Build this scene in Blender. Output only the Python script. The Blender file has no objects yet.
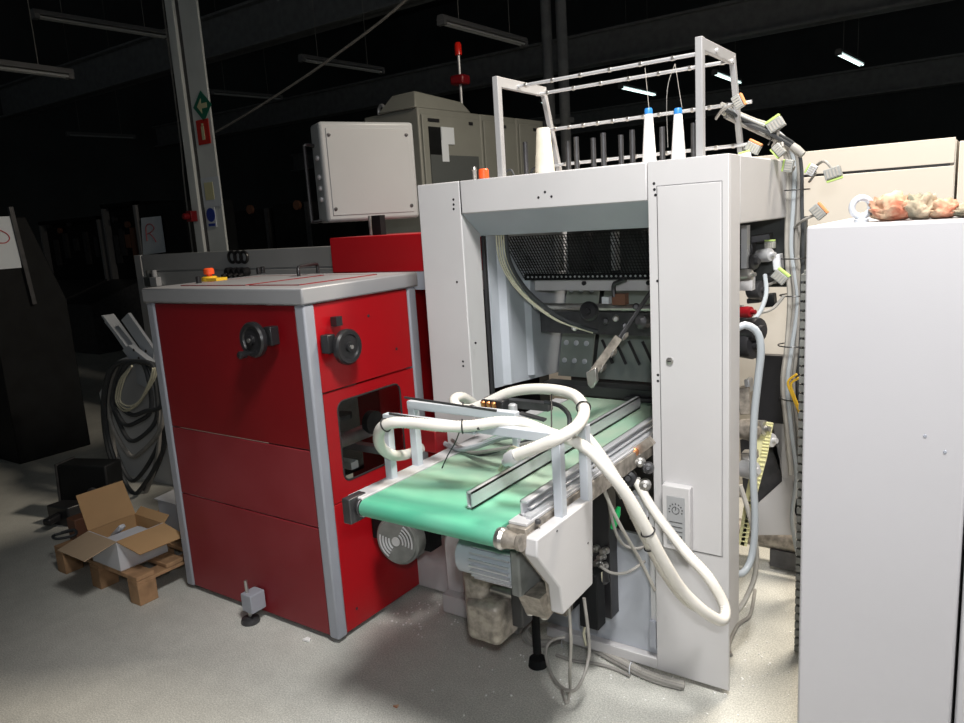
import bpy, bmesh, math, random
from mathutils import Vector, Matrix
random.seed(7)
sc = bpy.context.scene
col = sc.collection
# ------------------------------------------------------------------ camera
FPX, H = 740.6, 1.6
def cam_axes(yaw, pitch, roll):
    cy, sy = math.cos(yaw), math.sin(yaw)
    f = Vector((sy*math.cos(pitch), cy*math.cos(pitch), -math.sin(pitch)))
    r = Vector((cy, -sy, 0)); u = r.cross(f)
    c, s = math.cos(roll), math.sin(roll)
    return c*r+s*u, -s*r+c*u, f
RX, UP, FW = cam_axes(math.radians(-35.134), math.radians(10.668), math.radians(-3.598))
cd = bpy.data.cameras.new('camera'); cam = bpy.data.objects.new('camera', cd); col.objects.link(cam)
cd.sensor_width = 36; cd.lens = FPX/964*36; cd.clip_end = 100; cd.clip_start = .02
cam.matrix_world = Matrix(((RX.x, UP.x, -FW.x, 0), (RX.y, UP.y, -FW.y, 0), (RX.z, UP.z, -FW.z, H), (0, 0, 0, 1)))
sc.camera = cam
def at(x, y, X=None, Y=None, Z=None):
    d = RX*((x-482)/FPX)-UP*((y-361.5)/FPX)+FW
    t = (X/d.x) if X is not None else (Y/d.y) if Y is not None else (Z-H)/d.z
    return Vector((0, 0, H))+d*t
# ------------------------------------------------------------------ light
sc.view_settings.view_transform = 'Standard'; sc.view_settings.look = 'None'
sc.view_settings.exposure = 0; sc.view_settings.gamma = 1
w = bpy.data.worlds.new('world'); sc.world = w; w.use_nodes = True
w.node_tree.nodes['Background'].inputs[0].default_value = (.85, .95, 1, 1)
w.node_tree.nodes['Background'].inputs[1].default_value = .04
def area(name, loc, target, size, power, color):
    l = bpy.data.lights.new(name, 'AREA'); l.shape = 'DISK'; l.size = size; l.energy = power; l.color = color
    o = bpy.data.objects.new(name, l); col.objects.link(o); o.location = loc
    o.rotation_euler = (Vector(target)-Vector(loc)).to_track_quat('-Z', 'Y').to_euler(); return o
def spot(name, loc, target, rad, angle, power, color):
    l = bpy.data.lights.new(name, 'SPOT'); l.shadow_soft_size = rad; l.spot_size = math.radians(angle); l.spot_blend = 1; l.energy = power; l.color = color
    o = bpy.data.objects.new(name, l); col.objects.link(o); o.location = loc
    o.rotation_euler = (Vector(target)-Vector(loc)).to_track_quat('-Z', 'Y').to_euler(); return o
spot('flash_bounce', (.2, .65, 4.1), (-.3, 2.75, .4), .38, 96, 900, (1, .97, .94))
spot('camera_flash', (.06, -.02, 1.78), (-1.25, 2.6, .8), .05, 105, 85, (.97, .98, 1))
area('hall_lamp_over_machine', (-.3, 3.5, 4.0), (-.4, 3.1, 0), .7, 190, (1, .88, .73))
# ------------------------------------------------------------------ materials
def mat(name, c, rough=.5, metal=0, noise=0, scale=8, bump=0, bscale=200, spec=.5, emis=None, estr=0, trans=0, c2=None, coat=0):
    m = bpy.data.materials.new(name); m.use_nodes = True; nt = m.node_tree; b = nt.nodes['Principled BSDF']
    b.inputs['Base Color'].default_value = (*c, 1); b.inputs['Roughness'].default_value = rough
    b.inputs['Metallic'].default_value = metal; b.inputs['Specular IOR Level'].default_value = spec
    b.inputs['Coat Weight'].default_value = coat
    if trans: b.inputs['Transmission Weight'].default_value = trans
    if emis: b.inputs['Emission Color'].default_value = (*emis, 1); b.inputs['Emission Strength'].default_value = estr
    tc = nt.nodes.new('ShaderNodeTexCoord')
    if noise or c2:
        n = nt.nodes.new('ShaderNodeTexNoise'); n.inputs['Scale'].default_value = scale; n.inputs['Detail'].default_value = 6
        nt.links.new(tc.outputs['Object'], n.inputs['Vector'])
        r = nt.nodes.new('ShaderNodeValToRGB')
        d = c2 if c2 else tuple(v*(1-noise) for v in c)
        r.color_ramp.elements[0].position = .35; r.color_ramp.elements[1].position = .62
        r.color_ramp.elements[0].color = (*d, 1); r.color_ramp.elements[1].color = (*c, 1)
        nt.links.new(n.outputs['Fac'], r.inputs['Fac']); nt.links.new(r.outputs['Color'], b.inputs['Base Color'])
    if bump:
        n = nt.nodes.new('ShaderNodeTexNoise'); n.inputs['Scale'].default_value = bscale
        nt.links.new(tc.outputs['Object'], n.inputs['Vector'])
        k = nt.nodes.new('ShaderNodeBump'); k.inputs['Strength'].default_value = bump; k.inputs['Distance'].default_value = .002
        nt.links.new(n.outputs['Fac'], k.inputs['Height']); nt.links.new(k.outputs['Normal'], b.inputs['Normal'])
    return m
M = {}
M['paint'] = mat('light_grey_paint', (.53, .525, .53), .45, noise=.05, scale=3, bump=.05, bscale=400)
M['rack'] = mat('grey_rack_paint', (.33, .33, .335), .45, noise=.05)
M['box_paint'] = mat('cool_grey_enclosure_paint', (.31, .33, .34), .45, noise=.04, scale=3)
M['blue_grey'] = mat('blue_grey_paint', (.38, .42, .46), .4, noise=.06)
M['plate_grey'] = mat('grey_cover_plate', (.45, .48, .53), .35, noise=.12, scale=5)
M['cab_white'] = mat('textured_cabinet_paint', (.47, .465, .485), .42, noise=.03, scale=2, bump=.12, bscale=500)
M['beige'] = mat('beige_cabinet_paint', (.58, .55, .495), .5, noise=.03, scale=2)
M['red'] = mat('dark_and_shaded_red_paint', (.215, .004, .008), .38, noise=.18, scale=1.6, bump=.03)  # shade of the cabinet's side panels put into this red; small parts share it
M['red_dust'] = mat('dusty_red_paint', (.20, .010, .016), .5, c2=(.25, .028, .036), scale=2.2)  # real dust, over a red also darkened for the shaded side panels
M['red_bright'] = mat('red_paint', (.40, .005, .010), .33, noise=.1, scale=2)  # same cabinet red, brighter in colour for the panels turned to the light
M['trim'] = mat('grey_trim_paint', (.32, .34, .385), .4, noise=.05, scale=4)
M['console'] = mat('console_grey_paint', (.56, .57, .58), .45, noise=.05, scale=4)
M['lid'] = mat('grey_lid_paint', (.31, .315, .33), .4, noise=.06, scale=3)
M['black'] = mat('black_plastic', (.018, .018, .02), .35)
M['black_rub'] = mat('black_rubber', (.02, .02, .02), .8)
M['dark'] = mat('dark_paint', (.008, .009, .010), .6, noise=.4, spec=.2)
M['dark_steel'] = mat('dark_steel', (.09, .09, .095), .4, metal=.6, noise=.3, scale=20)
M['steel'] = mat('brushed_steel', (.55, .54, .52), .3, metal=.9, noise=.2, scale=30)
M['dirty_grey'] = mat('dirty_grey_motor_paint', (.20, .21, .20), .45, noise=.3, scale=20)
M['dirty_steel'] = mat('dusty_steel', (.42, .38, .33), .5, metal=.5, noise=.5, scale=35)
M['alu'] = mat('aluminium', (.62, .63, .65), .38, metal=.45, noise=.08, scale=10)
M['alu_white'] = mat('pale_aluminium_profile', (.50, .535, .58), .4, metal=.1)
M['green'] = mat('green_conveyor_belt', (.075, .36, .23), .5, c2=(.12, .40, .27), scale=5, bump=.1)
_g = M['green']; _nt = _g.node_tree; _b = _nt.nodes['Principled BSDF']   # pale dust lies on the belt except at the cleaner front roller
_tc = _nt.nodes.new('ShaderNodeTexCoord'); _sx = _nt.nodes.new('ShaderNodeSeparateXYZ'); _nt.links.new(_tc.outputs['Generated'], _sx.inputs[0])
_mr = _nt.nodes.new('ShaderNodeMapRange'); _mr.inputs['From Min'].default_value = .03; _mr.inputs['From Max'].default_value = .30; _nt.links.new(_sx.outputs['Y'], _mr.inputs['Value'])
_no = _nt.nodes.new('ShaderNodeTexNoise'); _no.inputs['Scale'].default_value = 6; _no.inputs['Detail'].default_value = 5; _nt.links.new(_tc.outputs['Object'], _no.inputs['Vector'])
_mu = _nt.nodes.new('ShaderNodeMath'); _mu.operation = 'MULTIPLY'; _nt.links.new(_mr.outputs['Result'], _mu.inputs[0]); _nt.links.new(_no.outputs['Fac'], _mu.inputs[1])
_mu2 = _nt.nodes.new('ShaderNodeMath'); _mu2.operation = 'MULTIPLY'; _mu2.use_clamp = True; _mu2.inputs[1].default_value = 1.8; _nt.links.new(_mu.outputs[0], _mu2.inputs[0])
_mx = _nt.nodes.new('ShaderNodeMix'); _mx.data_type = 'RGBA'; _old = _b.inputs['Base Color'].links[0].from_socket
_nt.links.new(_old, _mx.inputs['A']); _mx.inputs['B'].default_value = (.34, .45, .34, 1); _nt.links.new(_mu2.outputs[0], _mx.inputs['Factor']); _nt.links.new(_mx.outputs['Result'], _b.inputs['Base Color'])
M['green_b'] = mat('bright_green_plastic', (.01, .45, .12), .4)
M['hose'] = mat('white_corrugated_plastic', (.68, .66, .61), .42, noise=.06, scale=9)
M['hose_grey'] = mat('pale_grey_tube', (.40, .44, .47), .4)
M['cable_grey'] = mat('grey_cable', (.30, .29, .27), .5, noise=.2, scale=20)
M['cable_lt'] = mat('light_grey_cable', (.40, .385, .35), .5, noise=.2, scale=20)
M['cable_cream'] = mat('cream_cable', (.62, .60, .46), .5)
M['cable_dk'] = mat('dark_cable', (.045, .05, .055), .6, noise=.3, scale=20)
M['yellow'] = mat('yellow_plastic', (.8, .5, .03), .4)
M['yellow_belt'] = mat('pale_yellow_toothed_belt', (.75, .72, .40), .6)
M['orange'] = mat('orange_red_plastic', (.9, .10, .02), .4)
M['blue'] = mat('blue_plastic', (.03, .22, .62), .4)
M['thread'] = mat('white_thread', (.78, .78, .78), .7, bump=.3, bscale=300)
M['thread_cream'] = mat('cream_thread', (.72, .68, .56), .8, noise=.15, scale=25, bump=.4, bscale=200)
M['copper'] = mat('copper', (.75, .30, .12), .3, metal=.9)
M['wood'] = mat('pallet_wood', (.42, .25, .13), .75, noise=.35, scale=14, bump=.3, bscale=60)
M['card'] = mat('brown_cardboard', (.47, .29, .14), .8, noise=.1, scale=5)
M['card_grey'] = mat('pale_cardboard_underside', (.44, .33, .22), .8, noise=.1, scale=5)
M['white'] = mat('white_card', (.62, .64, .68), .6, noise=.05)
M['paper'] = mat('white_paper', (.72, .78, .84), .7)
M['lamp_tube'] = mat('lit_fluorescent_tube', (1, 1, 1), .4, emis=(.75, 1, .95), estr=2.2)
M['lamp_off'] = mat('unlit_fluorescent_tube', (.55, .57, .57), .25)
M['lamp_body'] = mat('grey_lamp_housing', (.20, .20, .205), .45)
M['beam'] = mat('dark_roof_steel', (.30, .31, .32), .6, noise=.2)
M['wall'] = mat('dark_hall_wall', (.10, .11, .115), .8, noise=.2, scale=.7)
M['column'] = mat('pale_column_paint', (.78, .82, .81), .5, noise=.1, scale=3)
M['sign_green'] = mat('green_sign', (.005, .17, .10), .5)
M['sign_red'] = mat('red_sign', (.62, .02, .01), .5)
M['sign_yellow'] = mat('pale_yellow_sign_mark', (.72, .70, .42), .5)
M['sign_blue'] = mat('blue_sign', (.02, .06, .38), .5)
M['ecab'] = mat('grey_green_cabinet_paint', (.25, .258, .232), .5, noise=.05)
M['ecab_dk'] = mat('smoked_window', (.10, .11, .11), .25)
M['glass_dk'] = mat('smoked_glass', (.03, .035, .035), .08, spec=.8)
M['ink_red'] = mat('red_felt_pen', (.55, .10, .12), .7)
M['label'] = mat('grey_dial_label', (.32, .33, .34), .5)
M['rag_o'] = mat('stained_orange_rag', (.42, .14, .08), .9, c2=(.52, .40, .27), scale=22)
M['rag_c'] = mat('cream_rag', (.48, .38, .27), .9, c2=(.14, .14, .10), scale=24)
M['chips'] = mat('white_scraps', (.85, .85, .84), .7)
M['conn'] = mat('pale_grey_connector', (.30, .31, .30), .5)
M['conn_green'] = mat('lime_green_clip', (.45, .62, .18), .5)
M['conn_orange'] = mat('orange_clip', (.72, .30, .12), .5)
M['brown'] = mat('brown_block', (.16, .07, .04), .6)
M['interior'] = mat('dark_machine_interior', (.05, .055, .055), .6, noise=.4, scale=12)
M['slot_plate'] = mat('grey_green_slotted_plate', (.20, .235, .22), .45, noise=.15)
# glass for the cabinet window
gm = bpy.data.materials.new('clear_window_glass'); gm.use_nodes = True; nt = gm.node_tree
b = nt.nodes['Principled BSDF']; b.inputs['Base Color'].default_value = (.8, .85, .85, 1); b.inputs['Roughness'].default_value = .05
b.inputs['Transmission Weight'].default_value = 1; b.inputs['IOR'].default_value = 1.1; M['glass'] = gm
# floor : speckled grey terrazzo with dust
fm = bpy.data.materials.new('speckled_grey_floor'); fm.use_nodes = True; nt = fm.node_tree; b = nt.nodes['Principled BSDF']
tc = nt.nodes.new('ShaderNodeTexCoord')
def noise_ramp(scale, p0, p1, c0, c1, detail=4):
    n = nt.nodes.new('ShaderNodeTexNoise'); n.inputs['Scale'].default_value = scale; n.inputs['Detail'].default_value = detail
    nt.links.new(tc.outputs['Object'], n.inputs['Vector']); r = nt.nodes.new('ShaderNodeValToRGB')
    r.color_ramp.elements[0].position = p0; r.color_ramp.elements[1].position = p1
    r.color_ramp.elements[0].color = (*c0, 1); r.color_ramp.elements[1].color = (*c1, 1)
    nt.links.new(n.outputs['Fac'], r.inputs['Fac']); return r
def mixn(a, b_, fac, mode='MIX'):
    m = nt.nodes.new('ShaderNodeMix'); m.data_type = 'RGBA'; m.blend_type = mode
    nt.links.new(a, m.inputs['A']); nt.links.new(b_, m.inputs['B']); m.inputs['Factor'].default_value = fac; return m.outputs['Result']
r1 = noise_ramp(190, .36, .64, (.45, .455, .42), (.72, .72, .665)); r2 = noise_ramp(2.5, .3, .7, (.80, .80, .80), (1, 1, 1), 6); r3 = noise_ramp(14, .3, .7, (.85, .85, .85), (1, 1, 1), 6)
o1 = mixn(mixn(r1.outputs['Color'], r2.outputs['Color'], .8, 'MULTIPLY'), r3.outputs['Color'], .7, 'MULTIPLY')
nt.links.new(o1, b.inputs['Base Color']); b.inputs['Roughness'].default_value = .55; b.inputs['Specular IOR Level'].default_value = .35
M['floor'] = fm
# ------------------------------------------------------------------ mesh helpers
ORG = {}
def V(*a): return Vector(a)
class MB:
    def __init__(s): s.v = []; s.f = []; s.mi = []; s.cur = 0
    def m(s, i): s.cur = i; return s
    def add(s, vs, fs):
        o = len(s.v); s.v += [Vector(x) for x in vs]; s.f += [tuple(o+i for i in f) for f in fs]; s.mi += [s.cur]*len(fs); return s
    def hexa(s, p):   # 8 points: bottom 4 ccw, top 4 ccw
        return s.add(p, [(3, 2, 1, 0), (4, 5, 6, 7), (0, 1, 5, 4), (1, 2, 6, 5), (2, 3, 7, 6), (3, 0, 4, 7)])
    def box(s, x0, x1, y0, y1, z0, z1):
        return s.hexa([(x0, y0, z0), (x1, y0, z0), (x1, y1, z0), (x0, y1, z0), (x0, y0, z1), (x1, y0, z1), (x1, y1, z1), (x0, y1, z1)])
    def obox(s, c, ax, ay, az, sx, sy, sz):
        c = Vector(c); ax = Vector(ax).normalized()*sx/2; ay = Vector(ay).normalized()*sy/2; az = Vector(az).normalized()*sz/2
        return s.hexa([c-ax-ay-az, c+ax-ay-az, c+ax+ay-az, c-ax+ay-az, c-ax-ay+az, c+ax-ay+az, c+ax+ay+az, c-ax+ay+az])
    def bar(s, a, b_, w_, h_, up=(0, 0, 1)):
        a = Vector(a); b_ = Vector(b_); d = (b_-a).normalized(); up = Vector(up)
        if abs(d.dot(up)) > .95: up = Vector((0, 1, 0))
        r = d.cross(up).normalized(); u = r.cross(d).normalized()
        return s.obox((a+b_)/2, r, d, u, w_, (b_-a).length, h_)
    def prism(s, pts, off):  # planar polygon points + offset vector
        n = len(pts); off = Vector(off); P = [Vector(p) for p in pts]
        vs = P+[p+off for p in P]
        nrm = sum(((P[i]-P[0]).cross(P[i+1]-P[0]) for i in range(1, n-1)), Vector())
        fl = nrm.dot(off) > 0
        fs = [tuple(range(n)), tuple(range(2*n-1, n-1, -1))]+[((i+1) % n, i, i+n, (i+1) % n+n) for i in range(n)]
        if fl: fs = [tuple(reversed(f)) for f in fs]
        return s.add(vs, fs)
    def lathe(s, prof, o, axis, n=24, up=None):  # prof: (dist along axis, radius)
        o = Vector(o); a = Vector(axis).normalized(); t = Vector((0, 0, 1)) if abs(a.z) < .9 else Vector((1, 0, 0))
        u = a.cross(t).normalized(); v = a.cross(u).normalized(); vs = []; fs = []
        for (d, r) in prof:
            for k in range(n):
                g = 2*math.pi*k/n; vs.append(o+a*d+(u*math.cos(g)+v*math.sin(g))*max(r, 1e-5))
        for i in range(len(prof)-1):
            for k in range(n):
                k2 = (k+1) % n; fs.append((i*n+k, i*n+k2, (i+1)*n+k2, (i+1)*n+k))
        fs.append(tuple(range(n-1, -1, -1))); L = (len(prof)-1)*n; fs.append(tuple(L+k for k in range(n)))
        return s.add(vs, fs)
    def cyl(s, a, b_, r, n=20, r2=None):
        a = Vector(a); b_ = Vector(b_); return s.lathe([(0, r), ((b_-a).length, r if r2 is None else r2)], a, b_-a, n)
    def tube(s, pts, r, n=8, closed=False, rib=0, pitch=.008, step=None, smooth=True):
        P = catmull(pts, closed) if smooth else [Vector(p) for p in pts]
        P = resample(P, step or (pitch/2 if rib else max(r*1.5, .006)), closed) if smooth else P
        N = len(P); vs = []; fs = []; u = None
        for i in range(N):
            d = (P[(i+1) % N]-P[i-1]) if closed else (P[min(i+1, N-1)]-P[max(i-1, 0)])
            if d.length < 1e-9: d = Vector((0, 0, 1))
            d.normalize()
            if u is None: t = Vector((0, 0, 1)) if abs(d.z) < .9 else Vector((1, 0, 0)); u = d.cross(t).normalized()
            else:
                u = u-d*u.dot(d); u.normalize()
            v = d.cross(u); rr = r*(1-(rib if i % 2 else 0))
            for k in range(n):
                g = 2*math.pi*k/n; vs.append(P[i]+(u*math.cos(g)+v*math.sin(g))*rr)
        for i in range(N if closed else N-1):
            j = (i+1) % N
            for k in range(n): fs.append((i*n+k, i*n+(k+1) % n, j*n+(k+1) % n, j*n+k))
        if not closed: fs.append(tuple(range(n-1, -1, -1))); fs.append(tuple((N-1)*n+k for k in range(n)))
        return s.add(vs, fs)
    def ring(s, c, axis, R_, r, n=24, k=8):
        a = Vector(axis).normalized(); t = Vector((0, 0, 1)) if abs(a.z) < .9 else Vector((1, 0, 0)); u = a.cross(t).normalized(); v = a.cross(u)
        c = Vector(c); return s.tube([c+(u*math.cos(2*math.pi*i/n)+v*math.sin(2*math.pi*i/n))*R_ for i in range(n)], r, k, closed=True, smooth=False)
    def build(s, name, mats, parent=None, bevel=0, smooth=35, origin=None):
        me = bpy.data.meshes.new(name); o = bpy.data.objects.new(name, me); col.objects.link(o)
        if parent is not None: org = ORG[parent.name]
        elif origin is not None: org = Vector(origin)
        else:
            xs = [p.x for p in s.v]; ys = [p.y for p in s.v]; zs = [p.z for p in s.v]
            org = Vector(((min(xs)+max(xs))/2, (min(ys)+max(ys))/2, min(zs)))
        me.from_pydata([tuple(p-org) for p in s.v], [], s.f)
        for m_ in (mats if isinstance(mats, (list, tuple)) else [mats]): me.materials.append(m_)
        for p, i in zip(me.polygons, s.mi): p.material_index = i
        me.update()
        bm = bmesh.new(); bm.from_mesh(me); bmesh.ops.recalc_face_normals(bm, faces=bm.faces); bm.to_mesh(me); bm.free()
        if smooth:
            for p in me.polygons: p.use_smooth = True
            me.set_sharp_from_angle(angle=math.radians(smooth))
        if bevel:
            b_ = o.modifiers.new('bevel', 'BEVEL'); b_.width = bevel; b_.segments = 2; b_.limit_method = 'ANGLE'; b_.angle_limit = math.radians(40)
        if parent is not None: o.parent = parent
        else: o.location = org
        ORG[o.name] = org
        return o
def catmull(pts, closed=False):
    P = [Vector(p) for p in pts]; N = len(P); out = []
    if N < 3 and not closed: return P
    for i in range(N if closed else N-1):
        g = (lambda j: P[j % N]) if closed else (lambda j: P[max(0, min(N-1, j))])
        a, b_, c, d = g(i-1), g(i), g(i+1), g(i+2)
        for k in range(12):
            t = k/12; out.append(.5*((2*b_)+(c-a)*t+(2*a-5*b_+4*c-d)*t*t+(3*b_-3*c+d-a)*t**3))
    if not closed: out.append(P[-1])
    return out
def resample(P, step, closed=False):
    if closed: P = P+[P[0]]
    out = [P[0]]; acc = 0
    for a, b_ in zip(P, P[1:]):
        L = (b_-a).length; t = step-acc
        while t <= L and L > 0: out.append(a+(b_-a)*(t/L)); t += step
        acc = (acc+L) % step if L > 0 else acc
    if not closed and (out[-1]-P[-1]).length > step*.3: out.append(P[-1])
    return out
def tag(o, label, cat, group=None, kind=None):
    o['label'] = label; o['category'] = cat
    if group: o['group'] = group
    if kind: o['kind'] = kind
    return o
def struct(o): o['kind'] = 'structure'; return o
def thing(name, loc, label, cat, group=None):
    o = bpy.data.objects.new(name, None); col.objects.link(o); o.location = loc; o.empty_display_size = .1
    ORG[o.name] = Vector(loc); return tag(o, label, cat, group)
def B(*a): return MB().box(*a)
def dup(o, loc=None, rz=None, label=None):
    c = o.copy(); col.objects.link(c)
    if loc is not None: c.location = loc
    if rz is not None: c.rotation_euler.z = rz
    if label: c['label'] = label
    for ch in list(o.children):
        d = ch.copy(); col.objects.link(d); d.parent = c
        for g in list(ch.children): e = g.copy(); col.objects.link(e); e.parent = d
    return c
# ------------------------------------------------------------------ setting
struct(B(-20, 6, -3, 22, -.1, 0).build('floor', M['floor'], origin=(0, 0, 0)))
struct(B(-20, 6, -3, 22, 9.0, 9.1).build('ceiling', M['wall']))
struct(B(-20, 6, 22, 22.2, 0, 9.0).build('wall_back', M['wall']))
struct(B(-20.2, -20, -3, 22, 0, 9.0).build('wall_left', M['wall']))
def roofbeam(n, Y, z0, h):
    m = MB(); m.box(-20, 6, Y-.15, Y+.15, z0, z0+.04).box(-20, 6, Y-.02, Y+.02, z0, z0+h).box(-20, 6, Y-.15, Y+.15, z0+h, z0+h+.04)
    struct(m.build('trim_%d' % n, M['beam']))
roofbeam(1, 9, at(240, 52, Y=9).z, at(240, 10, Y=9).z-at(240, 52, Y=9).z)
roofbeam(2, 13, at(720, 42, Y=13).z, at(720, 8, Y=13).z-at(720, 42, Y=13).z)
roofbeam(3, 18, at(720, 115, Y=18).z, .5)
# white column with signs
XC, YC = -6.1, 4.45
def cx(px_, py_): return at(px_, py_, Y=YC)
ct = thing('steel_column', (XC, YC, 0), 'tall pale I-section column behind the red cabinet carrying safety signs', 'column')
pR = cx(227, 250).x; pL = cx(201, 250).x
MB().box(pL+.14, pR, YC, YC+.02, 0, 9.0).box(pL+.2, pL+.23, YC+.02, YC+.07, 0, 9.0).build('column_section', M['column'], ct)
MB().box(pL-.02, pL+.09, YC-.03, YC+.06, 0, 9.0).build('cable_trunking', M['column'], ct, bevel=.004)
MB().box(pL+.092, pL+.138, YC-.0, YC+.02, 0, 9.0).build('dark_channel', M['dark_steel'], ct)
MB().tube([(pL-.14, YC, 0), (pL-.13, YC, 2), (pL-.09, YC, 3.2), (pL-.1, YC, 9.0)], .008, 6, step=.2).build('conduit', M['cable_grey'], ct)
def sq(name, cxp, cyp, w_, h_, mt, label, cat, rot=0, marks=None, depth=.006):
    c = cx(cxp, cyp); c.y = YC-.004
    u = Vector((math.cos(rot), 0, math.sin(rot))); v = Vector((-math.sin(rot), 0, math.cos(rot)))
    def P(a, b_, y=-depth): return c+u*a+v*b_+Vector((0, y, 0))
    pl = MB().prism([P(-w_/2, -h_/2, 0), P(w_/2, -h_/2, 0), P(w_/2, h_/2, 0), P(-w_/2, h_/2, 0)], (0, -depth, 0))
    o = pl.build(name, mt); tag(o, label, cat)
    if marks:
        for (nm, polys, mm) in marks:
            k = MB()
            for pg in polys: k.prism([P(a, b_) for a, b_ in pg], (0, -.003, 0))
            k.build(nm, mm, o)
    return o
ORG_fix = ORG
r45 = math.radians(45)
def rt(pts, a): return [(x*math.cos(a)-y*math.sin(a), x*math.sin(a)+y*math.cos(a)) for x, y in pts]
arrow = [rt([(-.075, 0), (-.01, .065), (-.01, .022), (.07, .022), (.07, -.022), (-.01, -.022), (-.01, -.065)], -r45)]
sq('exit_sign', 203, 106, .19, .19, M['sign_green'], 'green diamond sign with a pale left arrow, on the white column', 'sign', rot=r45, marks=[('arrow', arrow, M['sign_yellow'])])
sq('fire_sign', 204, 132, .18, .22, M['sign_red'], 'red rectangular fire extinguisher sign on the white column', 'sign', marks=[('extinguisher_mark', [[(-.02, -.07), (.02, -.07), (.02, .05), (-.02, .05)], [(-.01, .055), (.015, .055), (.015, .075), (-.01, .075)]], M['sign_yellow'])])
sq('notice_sheet', 212, 192, .27, .27, M['paper'], 'white sheet with a yellow patch fixed to the white column', 'notice', marks=[('yellow_patch', [[(-.09, -.07), (.04, -.07), (.04, .09), (-.09, .09)]], M['sign_yellow'])])
circ = [[(.065*math.cos(a*math.pi/10), .02+.065*math.sin(a*math.pi/10)) for a in range(20)]]
sq('mandatory_sign', 212, 217, .13, .19, M['paper'], 'small white sign with a blue disc low on the white column', 'sign', marks=[('blue_disc', circ, M['sign_blue']), ('blue_bar', [[(-.05, -.085), (.05, -.085), (.05, -.06), (-.05, -.06)]], M['sign_blue'])])
rb = cx(199, 216)
tag(MB().box(rb.x-.06, rb.x+.02, YC-.1, YC-.032, rb.z-.05, rb.z+.05).lathe([(0, .03), (.05, .03), (.06, .022)], (rb.x-.02, YC-.1, rb.z), (0, -1, 0), 14).build('call_point', M['red'], bevel=.004), 'small red alarm box on the left of the white column', 'alarm box')
# ------------------------------------------------------------------ hanging lamps
def lamp(x0, y0, x1, y1, lit, label, L=1.5, zf=None):
    a = at(x0, y0, Z=H+1)-V(0, 0, H); b_ = at(x1, y1, Z=H+1)-V(0, 0, H)
    k = L/max(.05, (a-b_).length); k = max(.9, min(3.4, k)) if zf is None else zf
    A = a*k+V(0, 0, H); Bq = b_*k+V(0, 0, H)
    d = (Bq-A); d.z = 0; d.normalize(); r = d.cross(V(0, 0, 1)); mid = (A+Bq)/2
    t = thing('fluorescent_lamp', mid, label, 'ceiling lamp', 'long fluorescent lamps hung under the roof')
    A2 = mid-d*(A-Bq).length/2; B2 = mid+d*(A-Bq).length/2; up = V(0, 0, 1)
    MB().prism([A2-r*.05-up*.0, A2+r*.05, A2+r*.035+up*.05, A2-r*.035+up*.05], B2-A2).build('housing', M['lamp_body'], t, bevel=.004)
    for s in (-1, 1): MB().cyl(A2+d*.05+r*.026*s-up*.022, B2-d*.05+r*.026*s-up*.022, .013, 10).build('tube', M['lamp_tube'] if lit else M['lamp_off'], t)
    for e in (A2+d*.03, B2-d*.03): MB().obox(e-up*.02, r, d, up, .09, .05, .045).build('end_cap', M['lamp_body'], t)
    for e in (A2+d*.3, B2-d*.3): MB().cyl(e+up*.05, V(e.x, e.y, 9.0), .004, 6).build('suspension_wire', M['cable_grey'], t)
    return t
lamp(32, 14, 170, 36, 0, 'unlit hanging lamp at the top left, nearest to the white column')
lamp(-60, 58, 72, 75, 0, 'unlit hanging lamp cut by the left edge of the photo', zf=1.6)
lamp(66, 134, 135, 137, 0, 'small faint unlit lamp far off, left of the white column')
lamp(210, 92, 282, 98, 0, 'unlit lamp just right of the white column, low and far')
lamp(300, 58, 383, 71, 0, 'unlit lamp with a glinting end above the grey operator box')
lamp(440, 20, 525, 43, 0, 'unlit lamp above the red beacon mast')
lamp(620, 86, 655, 94, 1, 'lit lamp seen between the rods of the thread rack')
lamp(540, 101, 554, 104, 1, 'tiny lit lamp just right of the left leg of the thread rack', zf=3.2)
lamp(714, 72, 740, 82, 1, 'lit lamp seen beside the right frame of the thread rack')
lamp(838, 52, 862, 64, 1, 'lit lamp alone in the dark at the upper right')
# dark twin pipes behind the rack
pp = at(556, 60, Y=9)
tag(MB().cyl((pp.x-.12, 9, 0), (pp.x-.12, 9, 9.0), .07, 14).cyl((pp.x+.1, 9, 0), (pp.x+.1, 9, 9.0), .07, 14).box(pp.x-.2, pp.x+.2, 8.95, 9.05, 2.8, 2.86).build('twin_downpipe', M['beam']), 'pair of dark vertical pipes rising behind the thread rack', 'pipe')
# diagonal slack cable up in the roof
tag(MB().tube([at(216, 132, Y=5.2), at(250, 112, Y=5.2), at(300, 80, Y=5.2), at(340, 52, Y=5.2), at(385, 18, Y=5.2), at(430, -22, Y=5.2), at(490, -75, Y=5.2)], .012, 8).build('overhead_cable', M['cable_grey']), 'grey cable slung diagonally under the roof, right of the column', 'cable')
# ------------------------------------------------------------------ dark machines at left
def darkmachine(name, x0, x1, y0, y1, z, label, sign=None):
    t = thing(name, ((x0+x1)/2, (y0+y1)/2, 0), label, 'machine')
    MB().box(x0, x1, y0, y1, 0, z).build('body', M['dark'], t, bevel=.01)
    return t
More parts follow.
